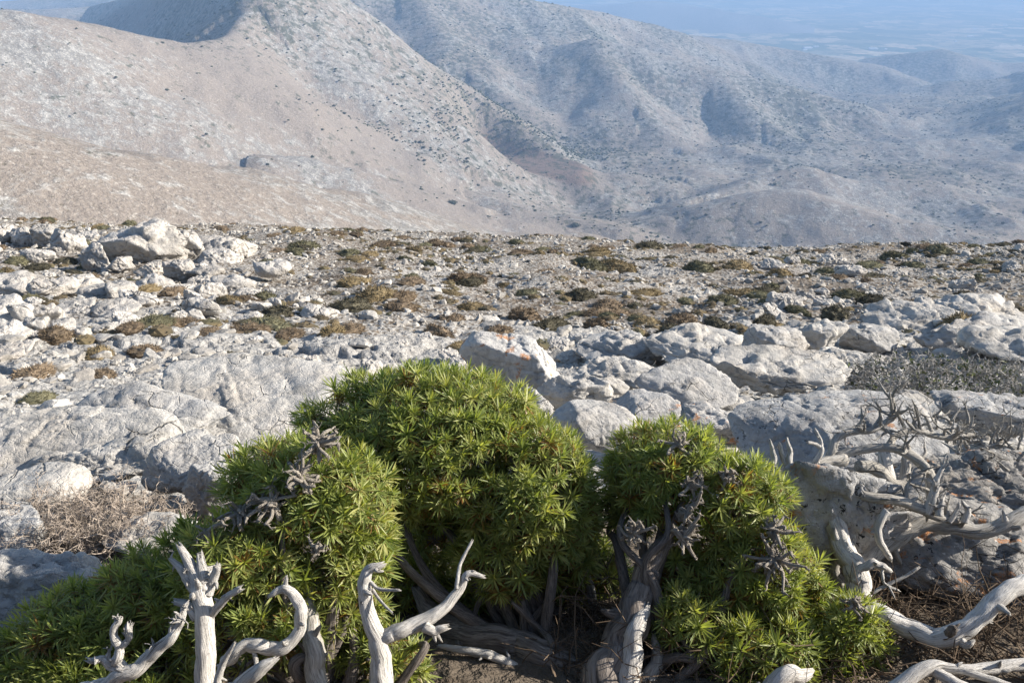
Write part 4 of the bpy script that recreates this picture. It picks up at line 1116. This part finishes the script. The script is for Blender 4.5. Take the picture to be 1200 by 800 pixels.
# -- smooth log, lower right
p1 = wood_part("stem", [[(985, 712, 1.30, 13), (1030, 718, 1.28, 14), (1060, 734, 1.27, 14), (1090, 746, 1.25, 14), (1112, 746, 1.24, 15), (1137, 732, 1.24, 13), (1162, 706, 1.25, 13), (1187, 688, 1.26, 13), (1215, 680, 1.28, 12), (1270, 672, 1.30, 12)]], M['wood_pale'], sides=18, seed=71, gnarl=0.12, wob=0.25)
p2 = wood_part("knot", [[(1112, 742, 1.232, 7), (1116, 737, 1.222, 6), (1119, 735, 1.215, 3)]], M['wood_bark'], sides=8, seed=74, gnarl=0.3)
dead_thing("dead_log", "smooth bleached curved log with a dark knot below the lichen block", "log", [p1, p2], at_d(1100, 770, 1.27))
p1 = wood_part("stem", [[(1030, 830, 1.12, 11), (1055, 800, 1.13, 10), (1090, 780, 1.14, 9), (1115, 782, 1.14, 6), (1150, 792, 1.13, 5), (1190, 806, 1.12, 5)]], M['wood_pale'], sides=12, seed=76, gnarl=0.25)
p2 = wood_part("branch", [[(1090, 782, 1.14, 7), (1130, 805, 1.12, 9), (1190, 830, 1.1, 9)], [(1095, 785, 1.16, 6), (1150, 783, 1.18, 8), (1230, 775, 1.2, 9)]], M['wood_pale'], seed=78)
dead_thing("dead_branch", "pale split branch lying on the ground below the curved log", "dead branch", [p1, p2], at_d(1090, 815, 1.14))

# -- the dead tree on the right
DT = 1.50
parts = []
parts.append(wood_part("stem", [[(1008, 705, DT - .06, 17), (1004, 678, DT - .05, 15), (992, 648, DT - .03, 15), (979, 615, DT - .02, 13), (970, 585, DT, 12), (964, 556, DT + .02, 11), (972, 538, DT + .04, 9)]], M['wood_pale'], sides=18, seed=81, gnarl=0.26, wob=0.4))
parts.append(wood_part("stem", [[(985, 690, DT, 8), (978, 668, DT, 7), (984, 645, DT, 6), (968, 625, DT, 5), (955, 605, DT, 3)]], M['wood_grey'], seed=82, gnarl=0.3, twigs=4, twig_len=0.03, twig_rad=0.003))
parts.append(wood_part("limb", [[(1000, 668, DT, 12), (1024, 648, DT + .01, 13), (1052, 628, DT + .02, 13), (1081, 614, DT + .02, 11), (1110, 617, DT + .01, 10), (1153, 622, DT, 10), (1192, 607, DT, 11), (1235, 585, DT + .02, 11)]], M['wood_grey'], sides=14, seed=83, gnarl=0.2, twigs=5, twig_len=0.04, twig_rad=0.004))
parts.append(wood_part("limb", [[(985, 558, DT + .03, 6), (998, 570, DT - .02, 7), (1018, 582, DT - .04, 7), (1052, 586, DT - .04, 7), (1081, 597, DT - .03, 7), (1100, 606, DT - .02, 6), (1128, 611, DT, 5)]], M['wood_grey'], seed=84, gnarl=0.18, twigs=7, twig_len=0.045, twig_rad=0.004))
parts.append(wood_part("limb", [[(1040, 655, DT + .06, 11), (1046, 620, DT + .06, 11), (1044, 590, DT + .06, 11), (1041, 560, DT + .07, 10), (1036, 530, DT + .09, 8)]], M['wood_pale'], sides=14, seed=85, gnarl=0.2))
parts.append(wood_part("limb", [[(975, 540, DT + .03, 7), (998, 529, DT + .03, 6), (1041, 524, DT + .02, 6), (1067, 533, DT + .01, 7), (1088, 553, DT, 7), (1090, 578, DT, 6), (1094, 600, DT - .02, 5)]], M['wood_grey'], seed=86, gnarl=0.22, twigs=9, twig_len=0.05, twig_rad=0.004))
parts.append(wood_part("limb", [[(1005, 545, DT + .05, 8), (1028, 550, DT + .06, 9), (1048, 568, DT + .06, 8), (1060, 560, DT + .07, 7), (1062, 535, DT + .09, 6)]], M['wood_grey'], seed=87, gnarl=0.22))
parts.append(wood_part("branch", [[(970, 540, DT + .03, 6), (986, 510, DT + .04, 5), (1024, 502, DT + .05, 4), (1046, 487, DT + .06, 4), (1043, 462, DT + .07, 2.5)]], M['wood_grey'], seed=88, gnarl=0.3, wob=0.9, twigs=14, twig_len=0.06, twig_rad=0.0042))
parts.append(wood_part("branch", [[(1041, 524, DT + .03, 5), (1052, 508, DT + .05, 4), (1078, 505, DT + .06, 4), (1112, 512, DT + .08, 4), (1140, 508, DT + .1, 2.5)]], M['wood_grey'], seed=89, gnarl=0.3, wob=0.9, twigs=12, twig_len=0.06, twig_rad=0.004))
parts.append(wood_part("branch", [[(990, 538, DT + .02, 8), (958, 544, DT, 7), (925, 553, DT, 6), (900, 566, DT, 5)]], M['wood_grey'], seed=90, gnarl=0.25, twigs=6, twig_len=0.04, twig_rad=0.003))
parts.append(wood_part("branch", [[(950, 556, DT, 4), (958, 535, DT - .01, 4), (963, 520, DT - .01, 3), (955, 503, DT - .01, 2)], [(960, 522, DT - .01, 3), (946, 518, DT - .02, 2)]], M['wood_pale'], sides=8, seed=91, gnarl=0.25, wob=0.9))
parts.append(wood_part("branch", [[(896, 562, DT - .02, 5), (899, 548, DT - .02, 4), (907, 537, DT - .02, 4), (902, 516, DT - .02, 2)], [(915, 572, DT - .02, 5), (922, 550, DT - .02, 5), (926, 535, DT - .02, 4), (923, 515, DT - .02, 2.5)], [(922, 548, DT - .02, 3), (917, 532, DT - .02, 2.5), (914, 520, DT - .02, 2)]], M['wood_pale'], sides=8, seed=92, gnarl=0.25, wob=0.7))
parts.append(wood_part("branch", [[(1040, 598, DT - .06, 5), (1030, 612, DT - .06, 6), (1030, 632, DT - .06, 5), (1044, 655, DT - .05, 4)], [(1030, 612, DT - .06, 4), (1044, 603, DT - .06, 3), (1064, 600, DT - .06, 2)]], M['wood_pale'], sides=10, seed=93, gnarl=0.2))
parts.append(wood_part("branch", [[(1000, 680, DT - .08, 5), (1012, 664, DT - .08, 6), (1028, 660, DT - .08, 6), (1043, 669, DT - .08, 4)], [(1034, 668, DT - .09, 2.5), (1036, 682, DT - .1, 2), (1053, 692, DT - .1, 2)], [(1020, 694, DT - .1, 2.5), (1044, 684, DT - .1, 2.5), (1076, 665, DT - .1, 2)], [(1040, 684, DT - .1, 2), (1048, 700, DT - .11, 1.5)]], M['wood_pale'], sides=8, seed=94, gnarl=0.2, wob=0.8))
parts.append(wood_part("branch", [[(1085, 600, DT - .03, 7), (1094, 580, DT - .04, 6), (1098, 562, DT - .04, 4), (1106, 545, DT - .04, 2)], [(1100, 604, DT - .04, 5), (1103, 585, DT - .04, 4)]], M['wood_pale'], sides=10, seed=95, gnarl=0.3, twigs=6, twig_len=0.03, twig_rad=0.004))
parts.append(wood_part("branch", [[(1112, 612, DT - .02, 4), (1120, 600, DT - .02, 3), (1124, 590, DT - .02, 2)], [(1130, 612, DT - .02, 5), (1134, 598, DT - .02, 4), (1128, 588, DT - .02, 2)], [(1178, 610, DT - .02, 4), (1176, 598, DT - .02, 2)]], M['wood_pale'], sides=8, seed=96, gnarl=0.3))
dead_thing("dead_tree", "contorted grey dead tree sprawling over rocks beside the right bush", "dead tree", parts, at_d(1005, 700, DT))
# -- small dead twiggy shrub beyond it, right edge
ac = Acc(); c0 = np.array(at_d(1160, 505, 1.9))
for _ in range(46):
    p = c0 + np.array((rw.normal() * 0.075, rw.normal() * 0.05, -0.03)); d = rw.normal(size=3); d[2] = abs(d[2]) + 0.4
    knobby(ac, p, d, rw.uniform(0.04, 0.08), rw.uniform(0.002, 0.0045), rw, 2)
o = link("dead_shrub", ac.mesh("dead_shrub", M['wood_grey'])); tag(o, "small leafless grey shrub of stubby twigs on the dark crusted slab", "shrub")

# ------------------------------------------------------------------ thorn bushes
def zig(ac, p, d, length, rad, r, depth, spread=0.9, bend=0.42, k=2):
    pts = [p]; q = d / np.linalg.norm(d); dirs = []
    for i in range(k):
        q = q + r.normal(size=3) * bend; q /= np.linalg.norm(q); pts.append(pts[-1] + q * length / k); dirs.append(q)
    pts = np.array(pts)
    # thin three-sided twig
    a = np.cross(dirs[0], r.normal(size=3)); a /= np.linalg.norm(a); b = np.cross(dirs[0], a)
    rr = np.linspace(rad, rad * 0.45, k + 1)
    V = np.concatenate([[p_ + (a * cos(t) + b * sin(t)) * r_ for t in (0, 2.09, 4.19)] for p_, r_ in zip(pts, rr)])
    F = []
    for i in range(k):
        for s in range(3):
            F.append((i * 3 + s, i * 3 + (s + 1) % 3, i * 3 + 3 + (s + 1) % 3, i * 3 + 3 + s))
    ac.add(V, np.array(F))
    if depth > 0:
        for _ in range(int(r.integers(2, 5))):
            i = int(r.integers(1, k + 1)); nd = q * 0.5 + r.normal(size=3) * spread
            zig(ac, pts[i], nd, length * r.uniform(0.45, 0.8), rad * 0.7, r, depth - 1, spread, bend, k)
rt_ = np.random.default_rng(321)
def thorn_bush(u, v, wpx, hpx, mat, label, stems, depth, lf=0.35, rad=0.0016, leaves=None, spread=0.9, yscale=0.5):
    x, y, z = ground_hit(u, v)
    sc = axial(y, z) / FPX; w = wpx * sc; h = hpx * sc
    e = base_empty("thorn_bush", (x, y, z))
    ac = Acc()
    for _ in range(stems):
        px = rt_.uniform(-0.5, 0.5); py = rt_.uniform(-0.5, 0.5) * yscale
        edge = 1 - (2 * px) ** 2 * 0.75
        p = np.array((px * w, py * w, h * edge * rt_.uniform(0, 0.5)))
        d = rt_.normal(size=3) + np.array((px * 2.2, py * 2, 0.7))
        zig(ac, p, d, h * lf * rt_.uniform(0.7, 1.3), rad, rt_, depth, spread)
    link("twigs", ac.mesh("twigs", M[mat], False), e)
    if leaves:
        n = leaves; px = rt_.uniform(-0.5, 0.5, n); py = rt_.uniform(-0.5, 0.5, n) * yscale
        b = np.stack([px * w, py * w, h * (1 - (2 * px) ** 2 * 0.75) * rt_.uniform(0.1, 0.85, n)], 1)
        d1 = rt_.normal(size=(n, 3)) * 0.018; d2 = rt_.normal(size=(n, 3)) * 0.012
        a2 = Acc(); a2.add(np.stack([b, b + d1, b + d1 * 0.5 + d2], 1).reshape(-1, 3), np.arange(3 * n).reshape(-1, 3))
        tag(link("leaves", a2.mesh("leaves", M['thorn_green'], False), e), kind="stuff")
    tag(e, label, "shrub")
thorn_bush(112, 634, 185, 78, 'thorn', "dry beige thorn bush nestled among pale rocks", 300, 3, 0.28, 0.0014)
thorn_bush(1112, 458, 225, 30, 'thorn_grey', "wide grey thorn bush with bare sticks above the big boulder", 560, 2, 0.50, 0.0042, leaves=1500)
thorn_bush(690, 478, 50, 22, 'grass', "wisps of dry straw grass between the grey rocks", 60, 1, 0.8, 0.0012)
thorn_bush(905, 425, 36, 12, 'grass', "tiny straw tuft on the bedrock shelf", 40, 1, 0.8, 0.0014, leaves=200)
thorn_bush(850, 440, 40, 12, 'grass', "low yellowish herb tuft before the fluted rib", 40, 1, 0.8, 0.0014, leaves=300)

# twiggy litter on the ground under the log
ac = Acc()
for _ in range(900):
    u = rt_.uniform(640, 1210); v = rt_.uniform(690, 800)
    x, y, z = ground_hit(u, v)
    zig(ac, np.array((x, y, float(ground_z(np.array(x), np.array(y))) + rt_.uniform(0, 0.02))), np.array((rt_.normal(), rt_.normal(), rt_.uniform(-0.1, 0.35))), rt_.uniform(0.03, 0.12), rt_.uniform(0.0008, 0.002), rt_, 1)
o = link("twig_litter", ac.mesh("twig_litter", M['litter'], False)); tag(o, "brown twig litter on the ground under the bushes", "twigs", kind="stuff")

# ------------------------------------------------------------------ evergreen bushes: leaf tufts on domes
def tuft_arrays(seed, leaves=30, simple=False):
    r = np.random.default_rng(seed)
    V = []; F4 = []; F3 = []; T = []; O = []; TP = []; n = 0
    stem = 0.016
    base_t = r.uniform(0, 1)
    for i in range(leaves):
        f = (i + 0.5) / leaves
        pol = radians(12 + 98 * f ** 0.85) + r.normal() * 0.12; az = i * 2.39996 + r.normal() * 0.25
        d = np.array((sin(pol) * cos(az), sin(pol) * sin(az), cos(pol)))
        L = r.uniform(0.020, 0.033) * (0.75 + 0.35 * sin(pi * min(1, f * 1.1))); w = r.uniform(0.0011, 0.0017)
        base = np.array((0, 0, stem * (1 - f)))
        side = np.cross(d, (0, 0, 1.0)); side /= np.linalg.norm(side) + 1e-9
        nrm = np.cross(side, d)
        bend = r.uniform(-0.10, 0.22)
        old = 0.0
        if f > 0.66 and r.random() < (0.8 if seed % 6 == 0 else 0.32): old = r.uniform(0.5, 1.0)
        if seed % 14 == 5 and f > 0.2 and r.random() < 0.8: old = r.uniform(0.6, 1.0)
        tt = (0.35 * base_t + 0.45 * r.random())
        if simple:
            q = [base, base + d * L * 0.45 - side * w, base + d * L - nrm * bend * L * 0.5, base + d * L * 0.45 + side * w]
            V += q; F4.append((n, n + 1, n + 2, n + 3)); n += 4; T += [tt] * 4; O += [old] * 4; TP += [0, .4, 1, .4]
        else:
            for s, ww in ((0.0, 0.5), (0.35, 1.0), (0.72, 0.85)):
                c = base + d * L * s - nrm * bend * L * s * s
                V += [c - side * w * ww + nrm * w * 0.35, c, c + side * w * ww + nrm * w * 0.35]
                T += [tt] * 3; O += [old] * 3; TP += [s] * 3
            V.append(base + d * L - nrm * bend * L); T.append(tt); O.append(old); TP.append(1.0)
            for a in (0, 3):
                F4 += [(n + a, n + a + 1, n + a + 4, n + a + 3), (n + a + 1, n + a + 2, n + a + 5, n + a + 4)]
            F3 += [(n + 6, n + 7, n + 9), (n + 7, n + 8, n + 9)]
            n += 10
    return np.array(V), F4, F3, np.array(T), np.array(O), np.array(TP)
TUFT = [tuft_arrays(1000 + i, 30 + 3 * (i % 5)) for i in range(14)]
TUFT_S = [tuft_arrays(1100 + i, 26, True) for i in range(8)]
TUFT_ME = [mesh_np("leaf_tuft", V, [np.array(F4)] + ([np.array(F3)] if F3 else []), M['leaf'], True, {"tint": T, "old": O, "tip": TP}) for V, F4, F3, T, O, TP in TUFT]

def frame_to(d, r):
    z = d / np.linalg.norm(d); x = np.cross(z, r.normal(size=3)); x /= np.linalg.norm(x); y = np.cross(z, x)
    return np.stack([x, y, z], 1)
def bush(label, lobes, trunks, base, seed, density=1.0, knobs=(), bark='wood_bark', hole=()):
    """lobes: (u, v, axial depth, rx px, ry px, rdepth px)"""
    r = np.random.default_rng(seed)
    e = base_empty("evergreen_bush", tuple(base)); el = Vector(e.location)
    E = []
    for (u, v, d, rx, ry, rz) in lobes:
        s = d / FPX; E.append((at_d(u, v, d), np.array((rx * s, rz * s, ry * s))))
    pts = []
    for j, (c, R) in enumerate(E):
        area = 4 * pi * ((R[0] * R[1]) ** 1.6 + (R[0] * R[2]) ** 1.6 + (R[1] * R[2]) ** 1.6) ** (1 / 1.6) / 3 ** (1 / 1.6)
        n = int(area * 3400 * density)
        d = r.normal(size=(n * 3, 3)); d /= np.linalg.norm(d, axis=1)[:, None]
        lump = 1 + 0.16 * fbm(d[:, 0] * 2.2 + seed, d[:, 1] * 2.2 + j, d[:, 2] * 2.2, 3) + r.normal(size=len(d)) * 0.035
        P = c + d * R * lump[:, None]
        keep = np.ones(len(P), bool)
        for k, (c2, R2) in enumerate(E):
            if k != j: keep &= (((P - c2) / R2) ** 2).sum(1) > 0.86
        nn = d / R; nn /= np.linalg.norm(nn, axis=1)[:, None]
        keep &= nn[:, 2] > -0.75
        gap = fbm(P[:, 0] * 14 + seed, P[:, 1] * 14, P[:, 2] * 14, 2)
        keep &= gap > -0.24
        for (hu, hv, hd, hr) in hole:
            keep &= np.linalg.norm(P - at_d(hu, hv, hd), axis=1) > hr * hd / FPX
        P, nn = P[keep], nn[keep]
        cnt = 0
        for p, m in zip(P, nn):
            if cnt >= n: break
            pts.append((p, m, 0)); cnt += 1
        # sparser inner layer
        d = r.normal(size=(n // 2, 3)); d /= np.linalg.norm(d, axis=1)[:, None]
        for q in d:
            if q[2] > -0.7: pts.append((c + q * R * r.uniform(0.55, 0.82), q, 1))
    # thin out to an even spacing
    cell = 0.0185; seen = {}; out = []
    for p, m, lay in pts:
        k = tuple(np.floor(p / cell).astype(int)) + (lay,)
        if k in seen: continue
        seen[k] = 1; out.append((p, m, lay))
    camv = np.array([np.dot(m, -p / np.linalg.norm(p)) - 0.6 * lay + r.uniform(-0.1, 0.1) for p, m, lay in out])
    order = np.argsort(-camv)
    ac = Acc(); twa = Acc()
    for rank, i in enumerate(order):
        p, m, lay = out[i]
        ax = m * 0.75 + np.array((0, 0, 0.42)) + r.normal(size=3) * 0.28
        sc = r.uniform(0.55, 1.08)
        Rm = frame_to(ax, r)
        if rank < 290:
            o = link("leaf_tuft", TUFT_ME[i % 14], e)
            o.matrix_local = Matrix.Translation(Vector(p) - el) @ Matrix(Rm.tolist()).to_4x4() @ Matrix.Scale(sc, 4)
        else:
            src = TUFT[i % 14] if camv[i] > 0.12 else TUFT_S[i % 8]
            V, F4, F3, T, O, TP = src
            ac.add(V * sc @ Rm.T + p - np.array(el), [np.array(F4)] + ([np.array(F3)] if F3 else []), {"tint": np.mod(T + r.random() * 0.5, 1.0), "old": O, "tip": TP})
        if r.random() < 0.55:                    # the twig that carries the tuft
            a = ax / np.linalg.norm(ax); q = p - a * 0.05 - m * 0.03 + r.normal(size=3) * 0.012
            tube(twa, [q, (p + q) / 2 + r.normal(size=3) * 0.004, p + a * 0.008], [0.0024, 0.002, 0.0012], 5, 2, int(i), 0.2)
    tag(link("foliage", ac.mesh("foliage", M['leaf']), e), kind="stuff")
    tw = link("twigs", twa.mesh("twigs", M['twig']), e); tw.matrix_parent_inverse = Matrix.Translation(-el); tag(tw, kind="stuff")
    for k, (paths, mat) in enumerate(trunks):
        o = wood_part("trunk" if k == 0 else "branch", paths, M[mat], None, 16, seed * 7 + k * 3, 0.26, 0.5)
        reparent([o], e)
    # inner limbs from the base to each lobe
    ia = Acc(); b0 = np.array(base)
    for c, R in E:
        for _ in range(3):
            t = c + r.normal(size=3) * R * 0.45; mid = (b0 + t) / 2 + r.normal(size=3) * 0.03
            m2 = (mid + t) / 2 + r.normal(size=3) * 0.025
            tube(ia, [b0 + r.normal(size=3) * 0.02, mid, m2, t], [0.010, 0.0065, 0.0045, 0.003], 8, 6, int(r.integers(999)), 0.3, 1.2)
    o = link("limbs", ia.mesh("limbs", M['wood_bark'])); reparent([o], e)
    for (u, v, d, ru, n) in knobs:               # clusters of dead knobbly twigs in the crown
        ka = Acc(); c = at_d(u, v, d)
        for _ in range(int(n * 1.6)):
            p = c + r.normal(size=3) * ru * d / FPX * 0.55
            tube(ka, [c, (c + p) / 2 + r.normal(size=3) * 0.003, p], [0.003, 0.0024, 0.002], 6, 3, int(r.integers(999)), 0.25)
            dd = r.normal(size=3) + np.array((0, -0.7, 0.5))
            knobby(ka, p, dd, r.uniform(0.008, 0.016), r.uniform(0.0015, 0.0028), r, 1)
        o = link("dead_twigs", ka.mesh("dead_twigs", M['twig_grey'])); reparent([o], e)
    tag(e, label, "bush", "living evergreen bushes in the foreground")
    return len(out)
nb = []
nb.append(bush("bright green rounded bush before the orange streaked boulder",
     [(515, 524, 1.42, 112, 80, 91), (612, 575, 1.40, 74, 78, 71), (425, 502, 1.44, 62, 48, 51), (585, 655, 1.38, 52, 46, 41), (655, 625, 1.42, 40, 66, 45), (505, 605, 1.50, 46, 56, 36), (600, 690, 1.50, 70, 40, 40), (480, 690, 1.50, 50, 46, 36), (690, 690, 1.56, 40, 60, 36)],
     [([[(725, 830, 1.26, 22), (675, 795, 1.28, 21), (637, 770, 1.30, 21), (600, 752, 1.32, 20), (560, 745, 1.34, 18), (517, 728, 1.38, 15), (490, 690, 1.42, 9)]], 'wood_bark'),
      ([[(640, 815, 1.25, 7), (620, 795, 1.26, 7), (588, 773, 1.27, 6), (555, 763, 1.28, 6), (515, 757, 1.29, 3)]], 'wood_pale'),
      ([[(720, 800, 1.4, 14), (690, 755, 1.42, 13), (655, 720, 1.44, 11), (635, 680, 1.45, 8)]], 'wood_bark'),
      ([[(715, 790, 1.45, 7), (706, 740, 1.45, 6), (694, 700, 1.44, 6), (684, 660, 1.43, 4)]], 'wood_grey')],
     at_d(640, 790, 1.36), 31, 1.0, hole=[(505, 640, 1.30, 46)]))
nb.append(bush("yellow green bush with grey dead twigs in its crown",
     [(372, 596, 1.20, 80, 78, 61), (312, 572, 1.22, 38, 40, 41), (282, 670, 1.15, 66, 60, 41), (395, 690, 1.17, 52, 50, 31), (445, 775, 1.16, 46, 27, 26), (300, 745, 1.13, 84, 36, 31), (420, 640, 1.26, 36, 50, 30)],
     [([[(374, 850, 1.06, 15), (371, 800, 1.07, 14), (368, 765, 1.08, 13), (366, 735, 1.10, 11), (360, 690, 1.14, 8)]], 'wood_grey'),
      ([[(420, 850, 1.15, 9), (410, 790, 1.16, 8), (400, 740, 1.17, 7)]], 'wood_bark')],
     at_d(375, 830, 1.14), 32, 1.0,
     knobs=[(372, 520, 1.115, 22, 20), (352, 560, 1.10, 20, 18), (318, 588, 1.10, 22, 20), (284, 600, 1.12, 24, 18), (240, 625, 1.10, 12, 6), (372, 640, 1.09, 10, 6)]))
nb.append(bush("dark shaded green mat spreading low before the pale rocks",
     [(20, 800, 1.16, 91, 43, 51), (110, 745, 1.18, 77, 43, 61), (185, 690, 1.20, 63, 33, 51), (228, 652, 1.22, 30, 24, 31), (150, 800, 1.12, 91, 31, 41), (-70, 830, 1.15, 71, 41, 41)],
     [([[(230, 840, 1.16, 10), (170, 800, 1.19, 9), (110, 780, 1.2, 7), (50, 800, 1.2, 5)]], 'wood_bark')],
     at_d(180, 830, 1.18), 33, 1.0))
nb.append(bush("ragged green bush on a split grey trunk beside the dead tree",
     [(785, 553, 1.38, 62, 50, 51), (855, 606, 1.36, 66, 66, 51), (888, 686, 1.33, 66, 66, 47), (808, 690, 1.36, 48, 46, 31), (985, 748, 1.29, 40, 46, 36), (930, 765, 1.28, 50, 38, 31), (850, 775, 1.31, 52, 32, 27), (738, 585, 1.44, 27, 46, 31), (870, 740, 1.45, 80, 40, 40), (812, 738, 1.27, 40, 44, 32), (885, 772, 1.24, 60, 40, 32)],
     [([[(700, 850, 1.22, 36), (712, 800, 1.23, 32), (722, 772, 1.24, 28), (736, 734, 1.26, 24), (752, 695, 1.28, 19), (767, 652, 1.30, 13), (790, 620, 1.34, 8)]], 'wood_bark'),
      ([[(730, 850, 1.20, 17), (738, 790, 1.21, 15), (746, 740, 1.225, 11), (757, 712, 1.25, 6)]], 'wood_pale'),
      ([[(765, 850, 1.2, 13), (762, 800, 1.22, 11), (770, 770, 1.24, 8), (766, 745, 1.25, 4)]], 'wood_grey'),
      ([[(880, 840, 1.15, 11), (915, 795, 1.16, 12), (940, 790, 1.17, 10)]], 'wood_pale')],
     at_d(760, 830, 1.26), 34, 1.0,
     knobs=[(795, 520, 1.30, 14, 10), (808, 565, 1.285, 14, 12), (805, 600, 1.27, 16, 14), (800, 630, 1.25, 18, 16), (742, 625, 1.27, 18, 18), (855, 555, 1.28, 14, 12), (908, 620, 1.25, 17, 22), (908, 655, 1.24, 22, 34), (1000, 705, 1.24, 14, 8)]))

# ------------------------------------------------------------------ haze: the air between here and the plain
zx = [(-16000, -60, -760), (26000, 23000, 60)]
(xa, ya, za), (xb, yb, zb) = zx
hv = np.array([(xa, ya, za), (xb, ya, za), (xb, yb, za), (xa, yb, za), (xa, ya, zb), (xb, ya, zb), (xb, yb, zb), (xa, yb, zb)], float)
hf = np.array([(3, 2, 1, 0), (4, 5, 6, 7), (0, 1, 5, 4), (1, 2, 6, 5), (2, 3, 7, 6), (3, 0, 4, 7)])
hm = bpy.data.materials.new("haze"); hm.use_nodes = True
ht = hm.node_tree; ht.nodes.remove(ht.nodes["Principled BSDF"])
pvn = ht.nodes.new("ShaderNodeVolumePrincipled")
pvn.inputs["Color"].default_value = (0.37, 0.58, 0.92, 1)
pvn.inputs["Density"].default_value = 1.9e-4
pvn.inputs["Anisotropy"].default_value = 0.0
ht.links.new(pvn.outputs[0], ht.nodes["Material Output"].inputs["Volume"])
o = link("haze", mesh_np("haze", hv, hf, hm, False)); tag(o, kind="stuff")
